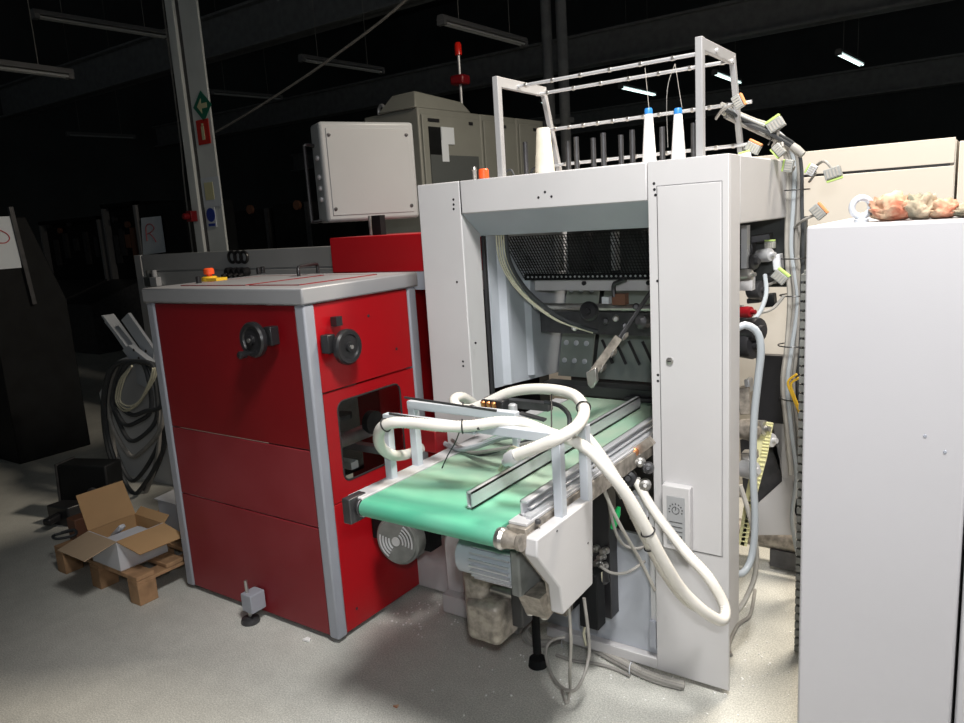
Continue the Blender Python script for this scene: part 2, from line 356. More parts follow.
# black cabinet cut by left edge, leaning front edge
t = thing('control_desk', (-6.6, 2.6, 0), 'black cabinet with a sloping front edge cut by the left picture edge', 'cabinet')
MB().prism([(-6.05, 2.4, 0), (-6.05, 2.95, 0), (-6.05, 2.95, 1.2), (-6.05, 2.75, 1.85), (-6.05, 2.4, 1.85)], (-1.4, 0, 0)).build('body', M['dark'], t, bevel=.008)
pa = at(10, 207, X=-6.03); pb = at(34, 304, X=-6.03)
MB().bar(pa, pb, .03, .03).build('edge_strip', M['dark_steel'], t)
s0 = at(0, 243, X=-6.03); 
o = MB().box(-6.045, -6.035, s0.y-.30, s0.y+.12, s0.z-.19, s0.z+.19).build('paper_sign', M['paper']); tag(o, 'white sheet with a red handwritten P cut by the left picture edge', 'paper sign')
MB().tube([(-6.03, s0.y-.02, s0.z-.08), (-6.03, s0.y-.02, s0.z+.09), (-6.03, s0.y+.05, s0.z+.07), (-6.03, s0.y+.07, s0.z+.03), (-6.03, s0.y+.04, s0.z-.0), (-6.03, s0.y-.01, s0.z)], .004, 5).build('letter', M['ink_red'], o)
# row of dark glazed machines
Yd = 6.6
def pr(px_, py_, Y=Yd): return at(px_, py_, Y=Y)
for i, (xa, xb, tp, lb) in enumerate([(38, 98, 222, 'dark glazed machine beside the black cabinet at left'), (100, 134, 205, 'dark glazed machine with yellow parts inside, left of the R sign')]):
    A = pr(xa, tp); Bq = pr(xb, tp)
    t = thing('glazed_machine', ((A.x+Bq.x)/2, Yd, 0), lb, 'machine', 'dark glazed machines standing in the left background')
    z = A.z
    MB().box(A.x, Bq.x, Yd+.1, Yd+.9, 0, z).build('body', M['dark'], t)
    for xx in (A.x, Bq.x-.05): MB().box(xx, xx+.05, Yd, Yd+.1, .8, z).build('post', M['lamp_body'], t)
    MB().box(A.x, Bq.x, Yd, Yd+.1, z-.06, z).build('top_rail', M['dark'], t)
    MB().prism([(A.x, Yd, 0), (A.x, Yd-.9, 0), (A.x, Yd-.9, .75), (A.x, Yd, 1.05)], (Bq.x-A.x, 0, 0)).build('sloping_desk', M['dark_steel'], t)
    for k in range(5):
        xk = A.x+(Bq.x-A.x)*(.15+.17*k); MB().box(xk, xk+.12, Yd+.06, Yd+.1, 1.3+.12*(k % 3), 1.75+.1*(k % 2)).build('inner_panel', M['brown'] if (i == 1 and k in (2, 3)) else M['dark_steel'], t)
    for k in range(3): MB().lathe([(0, .05), (.05, .05)], (A.x+.3+.35*k, Yd+.06, 2.0-.1*(k % 2)), (0, -1, 0), 14).build('gauge', M['brown'] if k == 1 else M['dark_steel'], t)
A = pr(137, 205, 4.6); Bq = pr(178, 205, 4.6)
t = thing('switch_cabinet', ((A.x+Bq.x)/2, 4.8, 0), 'black cabinet carrying the R sheet, behind the grey console', 'cabinet')
MB().box(A.x, Bq.x+.1, 4.6, 5.2, 0, A.z).build('body', M['dark'], t, bevel=.01)
MB().box(A.x-.03, A.x+.01, 4.57, 4.6, .4, A.z).build('edge_strip', M['lamp_body'], t)
a = at(154, 235, Y=4.58)
o = MB().prism([at(141.5, 218, Y=4.585), at(161, 216, Y=4.585), at(166, 252, Y=4.585), at(144, 255, Y=4.585)], (0, -.008, 0)).build('paper_sign', M['paper']); tag(o, 'white sheet with a red handwritten letter R', 'paper sign')
def rp(x, y): return at(x, y, Y=4.572)
MB().tube([rp(147, 241), rp(146, 227), rp(150, 224), rp(154, 228), rp(151, 232), rp(147.5, 234)], .005, 5).tube([rp(149, 233), rp(153, 237), rp(156, 242)], .005, 5).build('letter', M['ink_red'], o)
for i, (xa, xb) in enumerate([(228, 268), (272, 309)]):
    A = pr(xa, 205 if i else 212); Bq = pr(xb, 205)
    t = thing('tall_dark_cabinet', ((A.x+Bq.x)/2, Yd, 0), ['dark cabinet behind the console, right of the white column', 'dark cabinet behind the console, next to the operator box'][i], 'cabinet', 'dark cabinets behind the grey console')
    MB().box(A.x, Bq.x, Yd, Yd+.8, 0, A.z).build('body', M['dark'], t, bevel=.01)
    MB().box(Bq.x-.06, Bq.x, Yd-.03, Yd, .1, A.z).build('edge_strip', M['dark_steel'], t)
    MB().cyl((A.x+.5, Yd-.04, 1.95), (A.x+.5, Yd, 1.95), .06, 12).build('dial', M['brown'], t)
# ------------------------------------------------------------------ grey console behind the red cabinet
YK = 3.75
k0 = at(136, 258, Y=YK); k1 = at(362, 241, Y=YK)
t = thing('grey_console', ((k0.x+k1.x)/2, YK+.2, 0), 'long grey machine console with three black eye holes, behind the red cabinet', 'console')
z1 = (k0.z+k1.z)/2
MB().box(k0.x, k1.x, YK+.01, YK+.5, .02, z1-.012).build('body', M['console'], t, bevel=.006)
zs = at(250, 269, Y=YK).z
MB().box(k0.x+.12, k1.x, YK-.012, YK+.01, zs+.006, z1).build('upper_panel', M['console'], t, bevel=.003)
MB().box(k0.x+.12, k1.x, YK-.012, YK+.01, .1, zs-.006).build('lower_panel', M['console'], t, bevel=.003)
MB().box(k0.x, k0.x+.1, YK-.02, YK+.01, .02, z1).build('end_post', M['console'], t, bevel=.004)
for px_ in (233, 239, 245):
    e = at(px_, 257, Y=YK-.012); MB().ring(e+V(0, -.01, 0), (0, 1, 0), .042, .012).build('eye_grommet', M['black'], t)
for i, px_ in enumerate((232, 237.5, 243, 248)):
    e = at(px_, 271.5, Y=YK-.012); MB().lathe([(0, .035), (.05, .035), (.06, .025)], e, (0, -1, 0), 12).lathe([(.06, .015), (.1, .015)], e, (0, -1, -.3), 10).build('socket_plug', M['black'], t)
for px_, mm in ((152, 'ecab_dk'), (158, 'white')):
    e = at(px_, 279, Y=YK-.012); MB().box(e.x-.05, e.x+.05, e.y-.05, e.y, e.z-.06, e.z+.02).cyl((e.x, e.y-.025, e.z+.02), (e.x, e.y-.025, e.z+.08), .02, 10).build('valve_block', M[mm], t, bevel=.004)
# ------------------------------------------------------------------ red cabinet
X0, X1, Y0, Y1, ZT = -3.045, -2.046, 1.814, 2.45, 1.407
t = thing('red_machine_cabinet', ((X0+X1)/2, (Y0+Y1)/2, 0), 'large red sheet metal cabinet with grey corner posts and two black handwheels', 'machine cabinet')
ZL = 1.345; pw = .052
for (xx, yy, nm) in ((X0, Y0, 0), (X1-pw, Y0, 0), (X0, Y1-pw, 0), (X1-pw, Y1-pw, 0)):
    MB().box(xx, xx+pw, yy, yy+pw, .02, ZL).build('corner_post', M['trim'], t, bevel=.008)
MB().box(X0-.01, X1+.008, Y0-.008, Y1+.01, ZL, ZT).build('lid', M['lid'], t, bevel=.007)
MB().box(X0+.14, X0+.56, Y0+.1, Y1-.12, ZT, ZT+.003).box(X0+.6, X1-.12, Y0+.1, Y1-.12, ZT, ZT+.003).build('lid_panel', M['lid'], t)
sq_ = MB()
for (xa, xb) in ((X0+.135, X0+.565), (X0+.595, X1-.115)):
    sq_.box(xa, xb, Y0+.09, Y0+.095, ZT-.001, ZT+.0035).box(xa, xb, Y1-.115, Y1-.11, ZT-.001, ZT+.0035).box(xa, xa+.005, Y0+.09, Y1-.11, ZT-.001, ZT+.0035).box(xb-.005, xb, Y0+.09, Y1-.11, ZT-.001, ZT+.0035)
sq_.build('panel_gap', M['red'], t)
yf = Y0+.006
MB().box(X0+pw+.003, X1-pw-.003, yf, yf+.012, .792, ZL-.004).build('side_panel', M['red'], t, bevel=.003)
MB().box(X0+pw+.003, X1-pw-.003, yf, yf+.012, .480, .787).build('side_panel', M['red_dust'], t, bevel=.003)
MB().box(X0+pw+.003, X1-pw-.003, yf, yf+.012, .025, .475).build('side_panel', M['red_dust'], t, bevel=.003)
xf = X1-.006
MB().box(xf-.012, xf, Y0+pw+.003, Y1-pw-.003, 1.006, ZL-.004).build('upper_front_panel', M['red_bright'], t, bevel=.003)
# window panel with rounded opening
wy0, wy1, wz0, wz1, rr = 1.935, 2.30, .635, .955, .035
def rrect(y0, y1, z0, z1, r, n=5):
    out = []
    for (cy_, cz_, a0) in ((y1-r, z1-r, 0), (y0+r, z1-r, 90), (y0+r, z0+r, 180), (y1-r, z0+r, 270)):
        for k in range(n+1): a_ = math.radians(a0+90*k/n); out.append((cy_+r*math.cos(a_), cz_+r*math.sin(a_)))
    return out
inn = rrect(wy0, wy1, wz0, wz1, rr); ya, yb, za, zb = Y0+pw+.003, Y1-pw-.003, .565, 1.0
outr = []
for (a_, b_) in inn:
    cy_, cz_ = (wy0+wy1)/2, (wz0+wz1)/2; dy, dz = a_-cy_, b_-cz_
    s = min(((yb-cy_) if dy > 0 else (cy_-ya))/max(abs(dy), 1e-6), ((zb-cz_) if dz > 0 else (cz_-za))/max(abs(dz), 1e-6)); outr.append((cy_+dy*s, cz_+dz*s))
corners = {5: (yb, zb), 11: (ya, zb), 17: (ya, za), 23: (yb, za)}
for q_, c_ in {3: (yb, zb), 8: (ya, zb), 14: (ya, za), 20: (yb, za)}.items():
    pass
m = MB(); N = len(inn); vs = []
for x_ in (xf, xf-.012):
    vs += [(x_, *p) for p in inn]+[(x_, *p) for p in outr]
fs = []
for i in range(N):
    j = (i+1) % N
    fs += [(i, j, N+j, N+i), (2*N+i, 2*N+j, 3*N+j, 3*N+i), (i, j, 2*N+j, 2*N+i)]
m.add(vs, fs)
for (cy_, cz_) in ((yb, zb), (ya, zb), (ya, za), (yb, za)):   # square corners
    near = sorted(outr, key=lambda p: (p[0]-cy_)**2+(p[1]-cz_)**2)
    e1 = [p for p in outr if abs(p[0]-cy_) < 1e-6]; e2 = [p for p in outr if abs(p[1]-cz_) < 1e-6]
    e1 = min(e1, key=lambda p: abs(p[1]-cz_)); e2 = min(e2, key=lambda p: abs(p[0]-cy_))
    if (e1[0]-e2[0])**2+(e1[1]-e2[1])**2 > 1e-9: m.add([(xf, cy_, cz_), (xf, *e1), (xf, *e2)], [(0, 1, 2)])
wp = m.build('window_panel', M['red_bright'], t, smooth=0)
MB().box(xf-.010, xf-.006, wy0-.01, wy1+.01, wz0-.01, wz1+.01).build('window_pane', M['glass'], wp)
g = MB(); R2 = rrect(wy0, wy1, wz0, wz1, rr); g.tube([(xf, *p) for p in R2], .004, 6, closed=True, smooth=False); g.build('rubber_seal', M['black_rub'], wp)
MB().box(xf-.012, xf, Y0+pw+.003, Y1-pw-.003, .025, .560).build('lower_front_panel', M['red_bright'], t, bevel=.003)
ih = MB().box(X0+.06, X1-.35, Y0+.06, Y1-.06, .5, .52).box(X1-.36, X1-.35, Y0+.06, Y1-.06, .5, 1.1); ih.build('inner_plate', M['dark_steel'], t)
MB().box(X1-.3, X1-.03, 2.0, 2.04, .66, .69).box(X1-.3, X1-.03, 2.2, 2.24, .66, .69).build('inner_rail', M['alu'], t)
MB().cyl((X1-.12, 1.95, .76), (X1-.12, 2.3, .76), .03, 16).build('inner_roller', M['steel'], t)
MB().box(X1-.2, X1-.14, 1.98, 2.03, .8, .95).lathe([(0, .05), (.02, .05)], (X1-.15, 2.08, .84), (0, 0, 1), 18).build('inner_clamp', M['dark_steel'], t)
MB().cyl((X1-.1, 2.2, .8), (X1-.07, 2.2, .8), .05, 18).build('inner_pulley', M['dark_steel'], t)
for (yy, zz) in ((2.15, 1.26), (2.3, 1.1), (1.95, .52), (2.33, .3), (1.93, .1)):
    MB().lathe([(0, .006), (.002, .006), (.003, .004)], (xf, yy, zz), (1, 0, 0), 10).build('screw', M['dark_steel'], t)
def handwheel(c, ax, side, nm, mountoff):
    c = Vector(c); ax = Vector(ax); h = MB()
    h.lathe([(0, .062), (.006, .067), (.022, .067), (.03, .061), (.028, .048), (.022, .044), (.024, .02), (.034, .018), (.036, .001)], c, ax, 32)
    w_ = h.build('handwheel', M['black'], t)
    MB().obox(c-ax*.02+V(*mountoff), ax, side, (0, 0, 1), .04, .04, .07).build('position_indicator', M['black'], w_, bevel=.004)
    MB().cyl(c-ax*.045, c, .018, 14).build('shaft', M['dark_steel'], w_)
    MB().lathe([(0, .008), (.006, .008)], c+ax*.034, ax, 12).build('hub_screw', M['steel'], w_)
    return w_
w1 = handwheel((-2.262, Y0-.05, 1.222), (0, -1, 0), (1, 0, 0), 'a', (.062, 0, .012))
c = Vector((-2.262, Y0-.05, 1.222))
MB().lathe([(0, .006), (.012, .008), (.018, .013), (.045, .015), (.05, .010)], c+V(-.012, -.028, -.05), (-.1, -1, 0), 14).build('crank_grip', M['black'], w1)
w2 = handwheel((X1+.045, 1.955, 1.172), (1, 0, 0), (0, 1, 0), 'b', (0, -.062, .02))
MB().box(X1+.0, X1+.03, 1.955-.016, 1.955+.016, 1.25, 1.285).build('pointer_block', M['black'], w2)
# lid fittings
e = at(210, 281, Z=ZT)
e = V(-2.78, 2.0, ZT) if e.y > 2.3 else e
es = thing_part = MB().lathe([(0, .034), (.018, .034), (.022, .03)], e, (0, 0, 1), 20).build('emergency_stop_base', M['yellow'], t)
MB().box(e.x-.02, e.x+.09, e.y-.03, e.y+.03, e.z, e.z+.015).build('label_plate', M['yellow'], es)
MB().lathe([(0, .013), (.012, .013), (.012, .024), (.034, .024), (.04, .018)], e+V(0, 0, .02), (0, 0, 1), 20).build('stop_button', M['orange'], es)
for px_, py_ in ((199, 284), (259, 274), (263, 273)):
    e = at(px_, py_, Z=ZT); MB().lathe([(0, .012), (.03, .012), (.034, .008)], e, (0, 0, 1), 12).build('lid_knob', M['black'], t)
a = at(299, 277, Z=ZT); b_ = at(318, 273, Z=ZT)
MB().tube([a, a+V(0, 0, .035), a+V(0, 0, .045)+(b_-a)*.12, b_+V(0, 0, .045)-(b_-a)*.12, b_+V(0, 0, .035), b_], .008, 10).build('lid_handle', M['black'], t)
# levelling foot
fx, fy = -2.505, Y0-.055
MB().box(fx-.03, fx+.035, Y0-.075, Y0-.001, .055, .135).build('foot_bracket', M['trim'], t, bevel=.004)
ft = MB().lathe([(0, .038), (.006, .04), (.02, .036), (.028, .014)], (fx-.01, fy, 0), (0, 0, 1), 20).build('levelling_foot', M['dark_steel'], t)
MB().cyl((fx-.01, fy, .025), (fx-.01, fy, .19), .007, 10).build('threaded_rod', M['steel'], ft)
for (xx, yy) in ((X0+.1, Y0+.1), (X1-.1, Y0+.1), (X0+.1, Y1-.1), (X1-.1, Y1-.1)): MB().cyl((xx, yy, 0), (xx, yy, .03), .03, 12).build('under_foot', M['black_rub'], t)
# fan motor behind belt, sticking out of the cabinet face
fc = at(401, 543, X=-1.83)
fc = at(397, 541, X=-1.85)
tm = thing('fan_motor', (fc.x, fc.y, 0), 'round grey electric motor with slotted fan guard beneath the left belt edge', 'motor')
axm = V(.12, -1, .03).normalized(); 
MB().lathe([(-.29, .095), (-.03, .098), (-.005, .098), (.0, .09), (.006, .088)], fc, axm, 32).build('motor_body', M['dirty_grey'], tm)
g = MB()
u = axm.cross(V(0, 0, 1)).normalized(); v_ = u.cross(axm)
for R_ in (.032, .046, .06, .074):
    for a0 in (-60, 120):
        g.tube([fc+axm*.009+(u*math.cos(math.radians(a0+k*15))+v_*math.sin(math.radians(a0+k*15)))*R_ for k in range(6)], .0034, 6)
g.lathe([(.006, .018), (.01, .018)], fc, axm, 18); g.build('fan_guard', M['alu'], tm)
MB().box(-2.04, -1.74, 2.05, 2.12, .36, .46).build('motor_bracket', M['dark'], tm)
# ------------------------------------------------------------------ second red machine further back
t = thing('red_machine_housing', (-2.5, 3.0, 0), 'red machine housing with an opening, behind the red cabinet and left of the grey frame', 'machine housing')
q0 = at(329, 237, Y=2.75); 
MB().box(q0.x, -1.9, 2.75, 3.3, 1.385, 1.565).build('top_cover', M['red_bright'], t, bevel=.006)
MB().box(q0.x, q0.x+.25, 2.75, 3.3, .02, 1.385).build('side_cover', M['red_bright'], t, bevel=.006)
MB().box(q0.x+.25, -1.9, 3.2, 3.3, .02, 1.385).build('back_plate', M['dark'], t)
MB().box(q0.x+.25, -1.9, 2.74, 2.8, 1.30, 1.385).build('guard_bar', M['trim'], t)
for k in range(6): MB().lathe([(0, .03), (.012, .034), (.03, .022), (.045, .03)], (-2.17, 2.9, .75+.095*k), (0, 0, 1), 14).build('gear', M['steel'] if k % 2 else M['dark_steel'], t)
MB().cyl((-2.17, 2.9, .02), (-2.17, 2.9, 1.385), .012, 10).build('spindle', M['steel'], t)
# ------------------------------------------------------------------ operator box on pole
ZB = 2.10
PA = at(318, 121, Y=2.9); 
PB = at(413, 122, Z=PA.z); d = PB-PA; d.z = 0
bw, bh, bd = d.length, PA.z-at(323, 223, Y=2.9).z, .16
dx = d.normalized(); dn = V(dx.y, -dx.x, 0); 
if dn.dot(V(0, 0, 0)-V(PA.x, PA.y, 0)) < 0: dn = -dn
cb = PA+dx*bw/2-V(0, 0, bh/2)-dn*bd/2
t = thing('operator_box', (cb.x, cb.y, 1.565), 'light grey square enclosure on a steel pole, with rounded corners and side buttons', 'control box')
MB().obox(cb, dx, dn, (0, 0, 1), bw, bd, bh).build('enclosure', M['box_paint'], t, bevel=.018)
MB().obox(cb+dn*(bd/2+.001), dx, dn, (0, 0, 1), bw-.07, .006, bh-.07).build('rear_panel', M['box_paint'], t, bevel=.002)
for sx in (-1, 1):
    for sz in (-1, 1): MB().lathe([(0, .01), (.004, .01), (.005, .006)], cb+dn*(bd/2+.003)+dx*(bw/2-.05)*sx+V(0, 0, (bh/2-.07)*sz), dn, 12).build('panel_screw', M['dark_steel'], t)
for i, k in enumerate((.08, -.02, -.08, -.14)): MB().lathe([(0, .014), (.01, .014), (.014, .009)], cb-dx*bw/2+V(0, 0, k)+dn*.02, -dx, 12).build('side_button', M['alu'], t)
hp = cb-dx*bw/2-dn*.03; MB().tube([hp+V(0, 0, .15), hp-dx*.05+V(0, 0, .155), hp-dx*.055+V(0, 0, .1), hp-dx*.055-V(0, 0, .22), hp-dx*.05-V(0, 0, .255), hp-V(0, 0, .25)], .01, 8).build('side_handle', M['black'], t)
bp = at(370, 222, Y=2.95)
MB().cyl((bp.x, 2.95, 1.565), (bp.x, 2.95, cb.z-bh/2+.02), .008, 10).build('pole', M['steel'], t)
MB().box(bp.x+.03, bp.x+.09, 2.93, 2.97, 1.565, cb.z-bh/2+.02).build('support_bracket', M['dark'], t)
# ------------------------------------------------------------------ electrical cabinets far behind
YE = 5.0
EA = at(417, 107, Y=4.6); EB = at(543, 121, Z=EA.z); d = EB-EA; d.z = 0; ed = d.normalized(); en = V(ed.y, -ed.x, 0)
if en.dot(-EA) < 0: en = -en
zt = EA.z; wds = d.length
ws = [wds*.445, wds*.30, wds*.255]
px0 = 0
for i, wv in enumerate(ws):
    c0 = EA+ed*(px0+wv/2); c0.z = 0
    t = thing('electrical_cabinet', c0-en*.3, ['grey electrical cabinet with smoked window and sticker, under the beacon mast', 'plain grey electrical cabinet in the middle of the row of three', 'plain grey electrical cabinet at the right end, behind the thread rack'][i], 'electrical cabinet', 'row of grey electrical cabinets')
    MB().obox(c0-en*.3+V(0, 0, zt/2), ed, en, (0, 0, 1), wv-.004, .6, zt).build('body', M['ecab'], t, bevel=.01)
    MB().obox(c0+en*.01+V(0, 0, zt/2), ed, en, (0, 0, 1), wv-.05, .02, zt-.1).build('door', M['ecab'], t, bevel=.006)
    for s in ((-.3, .3) if i == 0 else (.1,)): MB().obox(c0+en*.024+ed*wv*s+V(0, 0, zt-.09), ed, en, (0, 0, 1), .13 if s < 0 else .05, .004, .025).build('name_plate', M['black'], t)
    if i == 0:
        wn = MB().obox(c0+en*.025+V(0, 0, zt-.66), ed, en, (0, 0, 1), wv*.78, .012, .62).build('window', M['ecab_dk'], t)
        for s in (-.12, .06): MB().obox(c0+en*.033+ed*s+V(0, 0, zt-.64), ed, en, (0, 0, 1), .1, .004, .1).build('instrument', M['lamp_body'], wn)
        MB().obox(c0+en*.025-ed*wv*.3+V(0, 0, zt-.26), ed, en, (0, 0, 1), .13, .01, .24).build('warning_plate', M['dark'], t)
        MB().obox(c0+en*.026-ed*wv*.1+V(0, 0, zt-.2), ed, en, (0, 0, 1), .15, .008, .13).obox(c0+en*.028-ed*wv*.16+V(0, 0, zt-.32), ed, en, (0, 0, 1), .08, .008, .16).build('sticker', M['paper'], t)
        h0 = EA-V(0, 0, 0)
        A_ = EA-ed*.02; Bx = EA+ed*(wv*.86)
        MB().hexa([A_-en*.0, Bx-en*.0, Bx-en*.42, A_-en*.42, A_+ed*.06-en*.05+V(0, 0, .13), Bx-ed*.06-en*.05+V(0, 0, .09), Bx-ed*.06-en*.36+V(0, 0, .09), A_+ed*.06-en*.30+V(0, 0, .13)]).build('roof_hood', M['ecab'], t, bevel=.01)
        ebp = EA-en*.62+V(0, 0, 0); 
    px0 += wv
# side wing of the cabinet row with the eye bolt
el = at(371, 117, Y=5.1)
t = thing('low_cabinet_wing', (el.x, 5.1, 0), 'grey cabinet wing with a lifting eye on top, behind the operator box', 'electrical cabinet')
er = at(418, 113, Y=5.1)
MB().box(el.x-.05, er.x-.1, 5.2, 5.7, 0, el.z).build('body', M['ecab'], t, bevel=.01)
MB().ring((el.x, 5.25, el.z+.06), (.3, 1, 0), .05, .016).cyl((el.x, 5.25, el.z-.01), (el.x, 5.25, el.z+.02), .025, 12).build('lifting_eye', M['alu'], t)
# beacon mast
bm_ = EA+ed*(ws[0]*1.02)-en*.2
t = thing('beacon_mast', (bm_.x, bm_.y, zt), 'slim beacon mast with a red lamp and red horn on the grey electrical cabinet', 'signal lamp')
bxm = bm_.x; y_ = bm_.y; bt = at(460, 42, Y=y_)
MB().cyl((bxm, y_, zt), (bxm, y_, bt.z-.1), .012, 10).lathe([(0, .05), (.03, .04), (.08, .02)], (bxm, y_, zt), (0, 0, 1), 14).build('pole', M['alu'], t)
MB().box(bxm-.07, bxm+.07, y_-.06, y_+.06, at(461, 85, Y=y_).z, at(461, 75, Y=y_).z).build('horn', M['red'], t, bevel=.02)
MB().lathe([(0, .03), (.08, .03), (.1, .02)], (bxm, y_, bt.z-.10), (0, 0, 1), 16).build('red_lamp', mat('red_beacon_glass', (.8, .02, .01), .2), t)
# ------------------------------------------------------------------ beige cabinets behind at right
YR = 4.0
r0 = at(957, 137, Y=YR); zr = r0.z
t = thing('beige_machine_cabinet', (-1.2, YR+.3, 0), 'wide cream cabinet with a horizontal seam behind the cables at right', 'cabinet')
MB().box(-2.3, r0.x, YR+.01, YR+.8, .0, zr-.01).build('body', M['beige'], t)
zs = at(870, 171, Y=YR).z
MB().box(-2.3, r0.x-.004, YR-.01, YR+.01, zs+.006, zr).build('upper_panel', M['beige'], t, bevel=.002)
MB().box(-2.3, r0.x-.004, YR-.01, YR+.01, .05, zs-.006).build('lower_panel', M['beige'], t, bevel=.002)
MB().box(-1.3, r0.x-.02, YR-.004, YR+.0, zs-.006, zs+.006).build('seam', M['black'], t)
t = thing('cream_side_cabinet', (.5, YR+.1, 0), 'cream cabinet beyond the dark vertical joint, cut by the right edge', 'cabinet')
MB().box(r0.x+.012, 1.3, YR-.03, YR+.8, .0, zr-.02).build('body', M['beige'], t, bevel=.004)
MB().box(r0.x+.1, 1.2, YR-.04, YR-.03, .1, zr-.1).build('door', M['beige'], t, bevel=.004)
# ------------------------------------------------------------------ right foreground cabinet
CX0, CX1, CY, CZ = -.357, -.03, 1.8, 1.545
t = thing('grey_foreground_cabinet', (-.2, 2.1, 0), 'tall light grey cabinet filling the right foreground', 'cabinet')
MB().box(CX0, CX1, CY, 2.42, 0.0, CZ).build('body', M['cab_white'], t, bevel=.006)
MB().box(CX1+.006, .75, CY+.012, 2.42, 0.0, CZ).build('side_door', M['cab_white'], t, bevel=.005)
for k, (xp, yp) in enumerate(((945, 452), (925, 436))):
    p_ = at(xp, yp, Y=CY); MB().lathe([(0, .004), (.0015, .003)], p_, (0, -1, 0), 8).build('paint_chip', M['trim'], t)
# lifting eye
eb = at(861, 222, Y=1.93)
t = thing('lifting_eye_bolt', (eb.x, 1.93, CZ), 'pale steel lifting eye on top of the grey foreground cabinet', 'eye bolt')
MB().ring((eb.x, 1.93, CZ+.034), (.55, -1, 0), .021, .0075, 28, 10).lathe([(0, .016), (.006, .016), (.010, .009), (.014, .008)], (eb.x, 1.93, CZ), (0, 0, 1), 16).build('ring', M['alu_white'], t)
# rags
def rag(cx_, cy_, sx, sy, sz, mt, label, seed):
    r_ = random.Random(seed); bm = bmesh.new(); bmesh.ops.create_icosphere(bm, subdivisions=4, radius=1)
    from mathutils import noise
    for v in bm.verts:
        p = v.co.copy(); n1 = noise.noise(p*1.7+V(seed, 0, 0)); n2 = noise.ridged_multi_fractal(p*2.2+V(0, seed, 0), .9, 2.1, 4, 1.0, 2.0) if hasattr(noise, 'ridged_multi_fractal') else 0
        k = 1+.35*n1+.16*n2+.12*noise.noise(p*5+V(seed*3, 0, 0))+.07*noise.noise(p*11)-.22*abs(noise.noise(p*3+V(seed*7, 1, 0)))
        v.co = V(p.x*sx*k, p.y*sy*k, max(-.0, (p.z*.5+.45)*sz*k))
    me = bpy.data.meshes.new('rag'); bm.to_mesh(me); bm.free(); me.materials.append(mt)
    for p in me.polygons: p.use_smooth = True
    o = bpy.data.objects.new('rag', me); col.objects.link(o); o.location = (cx_, cy_, CZ+.001); tag(o, label, 'rag', 'crumpled rags on the grey foreground cabinet')
for (xp, w_, h_, mt, lb, sd) in ((894, .046, .052, 'rag_o', 'crumpled orange and cream rag, nearest the lifting eye', 1), (920, .032, .050, 'rag_c', 'crumpled stained cream rag in the middle of the cabinet top', 2), (942, .030, .034, 'rag_o', 'flattened orange rag right of the stained cream one', 3), (966, .026, .024, 'rag_c', 'small flat rag at the right picture edge', 4)):
    p_ = at(xp, 217, Y=1.93); rag(p_.x, 1.93, w_, .05, h_, M[mt], lb, sd)
# ------------------------------------------------------------------ main machine
FX0, FX1, FY, FZ = -1.822, -.656, 2.235, 1.75
RP0 = -.905; DB = 3.0
t = thing('book_sewing_machine', ((FX0+FX1)/2, 2.6, 0), 'big light grey portal machine with two broad posts and a header beam', 'machine')
MAIN = t
MB().box(FX0, -1.625, FY, FY+.115, .02, FZ).build('left_post', M['paint'], t, bevel=.004)
# header: front fascia, sloping blue-grey underside
hz0, hz1 = 1.632, 1.547
MB().box(-1.622, RP0-.003, FY, DB, hz0, FZ).build('header', M['paint'], t, bevel=.004)
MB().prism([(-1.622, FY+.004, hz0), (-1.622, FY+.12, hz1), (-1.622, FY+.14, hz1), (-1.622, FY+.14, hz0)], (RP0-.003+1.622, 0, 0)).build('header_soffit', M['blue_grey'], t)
MB().prism([(-1.624, FY+.004, hz0), (-1.585, FY+.12, hz1), (-1.624, FY+.12, hz1)], (0, 0, -1.2)).build('post_reveal', M['blue_grey'], t) if 0 else None
MB().box(RP0, FX1, FY, FY+.012, .02, FZ).box(RP0, FX1, FY+.012, FY+.115, .22, FZ).build('right_post', M['paint'], t, bevel=.002)
MB().box(RP0+.002, FX1, FY+.115, DB, 1.545, FZ).build('header_side', M['paint'], t, bevel=.004)
MB().box(FX0, -1.622, FY+.115, DB, 1.545, FZ).build('header_side', M['paint'], t, bevel=.004)
dr = MB().box(RP0+.032, FX1-.022, FY-.004, FY+.002, .497, 1.672).build('access_door', M['paint'], t, bevel=.0015)
g = MB(); a0, a1, c0, c1 = RP0+.03, FX1-.02, .495, 1.674
g.box(a0-.001, a0, FY-.001, FY+.001, c0, c1).box(a1, a1+.001, FY-.001, FY+.001, c0, c1).box(a0, a1, FY-.001, FY+.001, c1, c1+.001).box(a0, a1, FY-.001, FY+.001, c0-.001, c0)
g.build('door_gap', M['dark_steel'], t)
p_ = at(670, 361, Y=FY-.004); lk = MB().lathe([(0, .012), (.004, .012), (.005, .009)], p_, (0, -1, 0), 18).build('lock', M['steel'], dr)
MB().box(p_.x-.006, p_.x+.006, p_.y-.007, p_.y-.005, p_.z-.0015, p_.z+.0015).build('key_slot', M['black'], dr)
def dots(lst):
    for (x_, y_) in lst:
        q_ = at(x_, y_, Y=FY); MB().lathe([(-.002, .0045), (.0008, .0045), (.001, .003)], q_, (0, -1, 0), 10).build('vent_hole', M['black'], t)
dots([(453.5, 199.5), (453.7, 204.5), (453.7, 209), (538.5, 197.5), (545, 192), (551.5, 196.5), (654, 183.5), (654.5, 189.5), (655.5, 195), (657.5, 281), (658, 375), (658, 381), (457, 282), (475.5, 343), (463, 361.5), (463.3, 366)])
# gap line along left post corner
MB().box(-1.6235, -1.6215, FY-.0005, FY+.002, hz0, FZ).build('joint', M['dark_steel'], t)
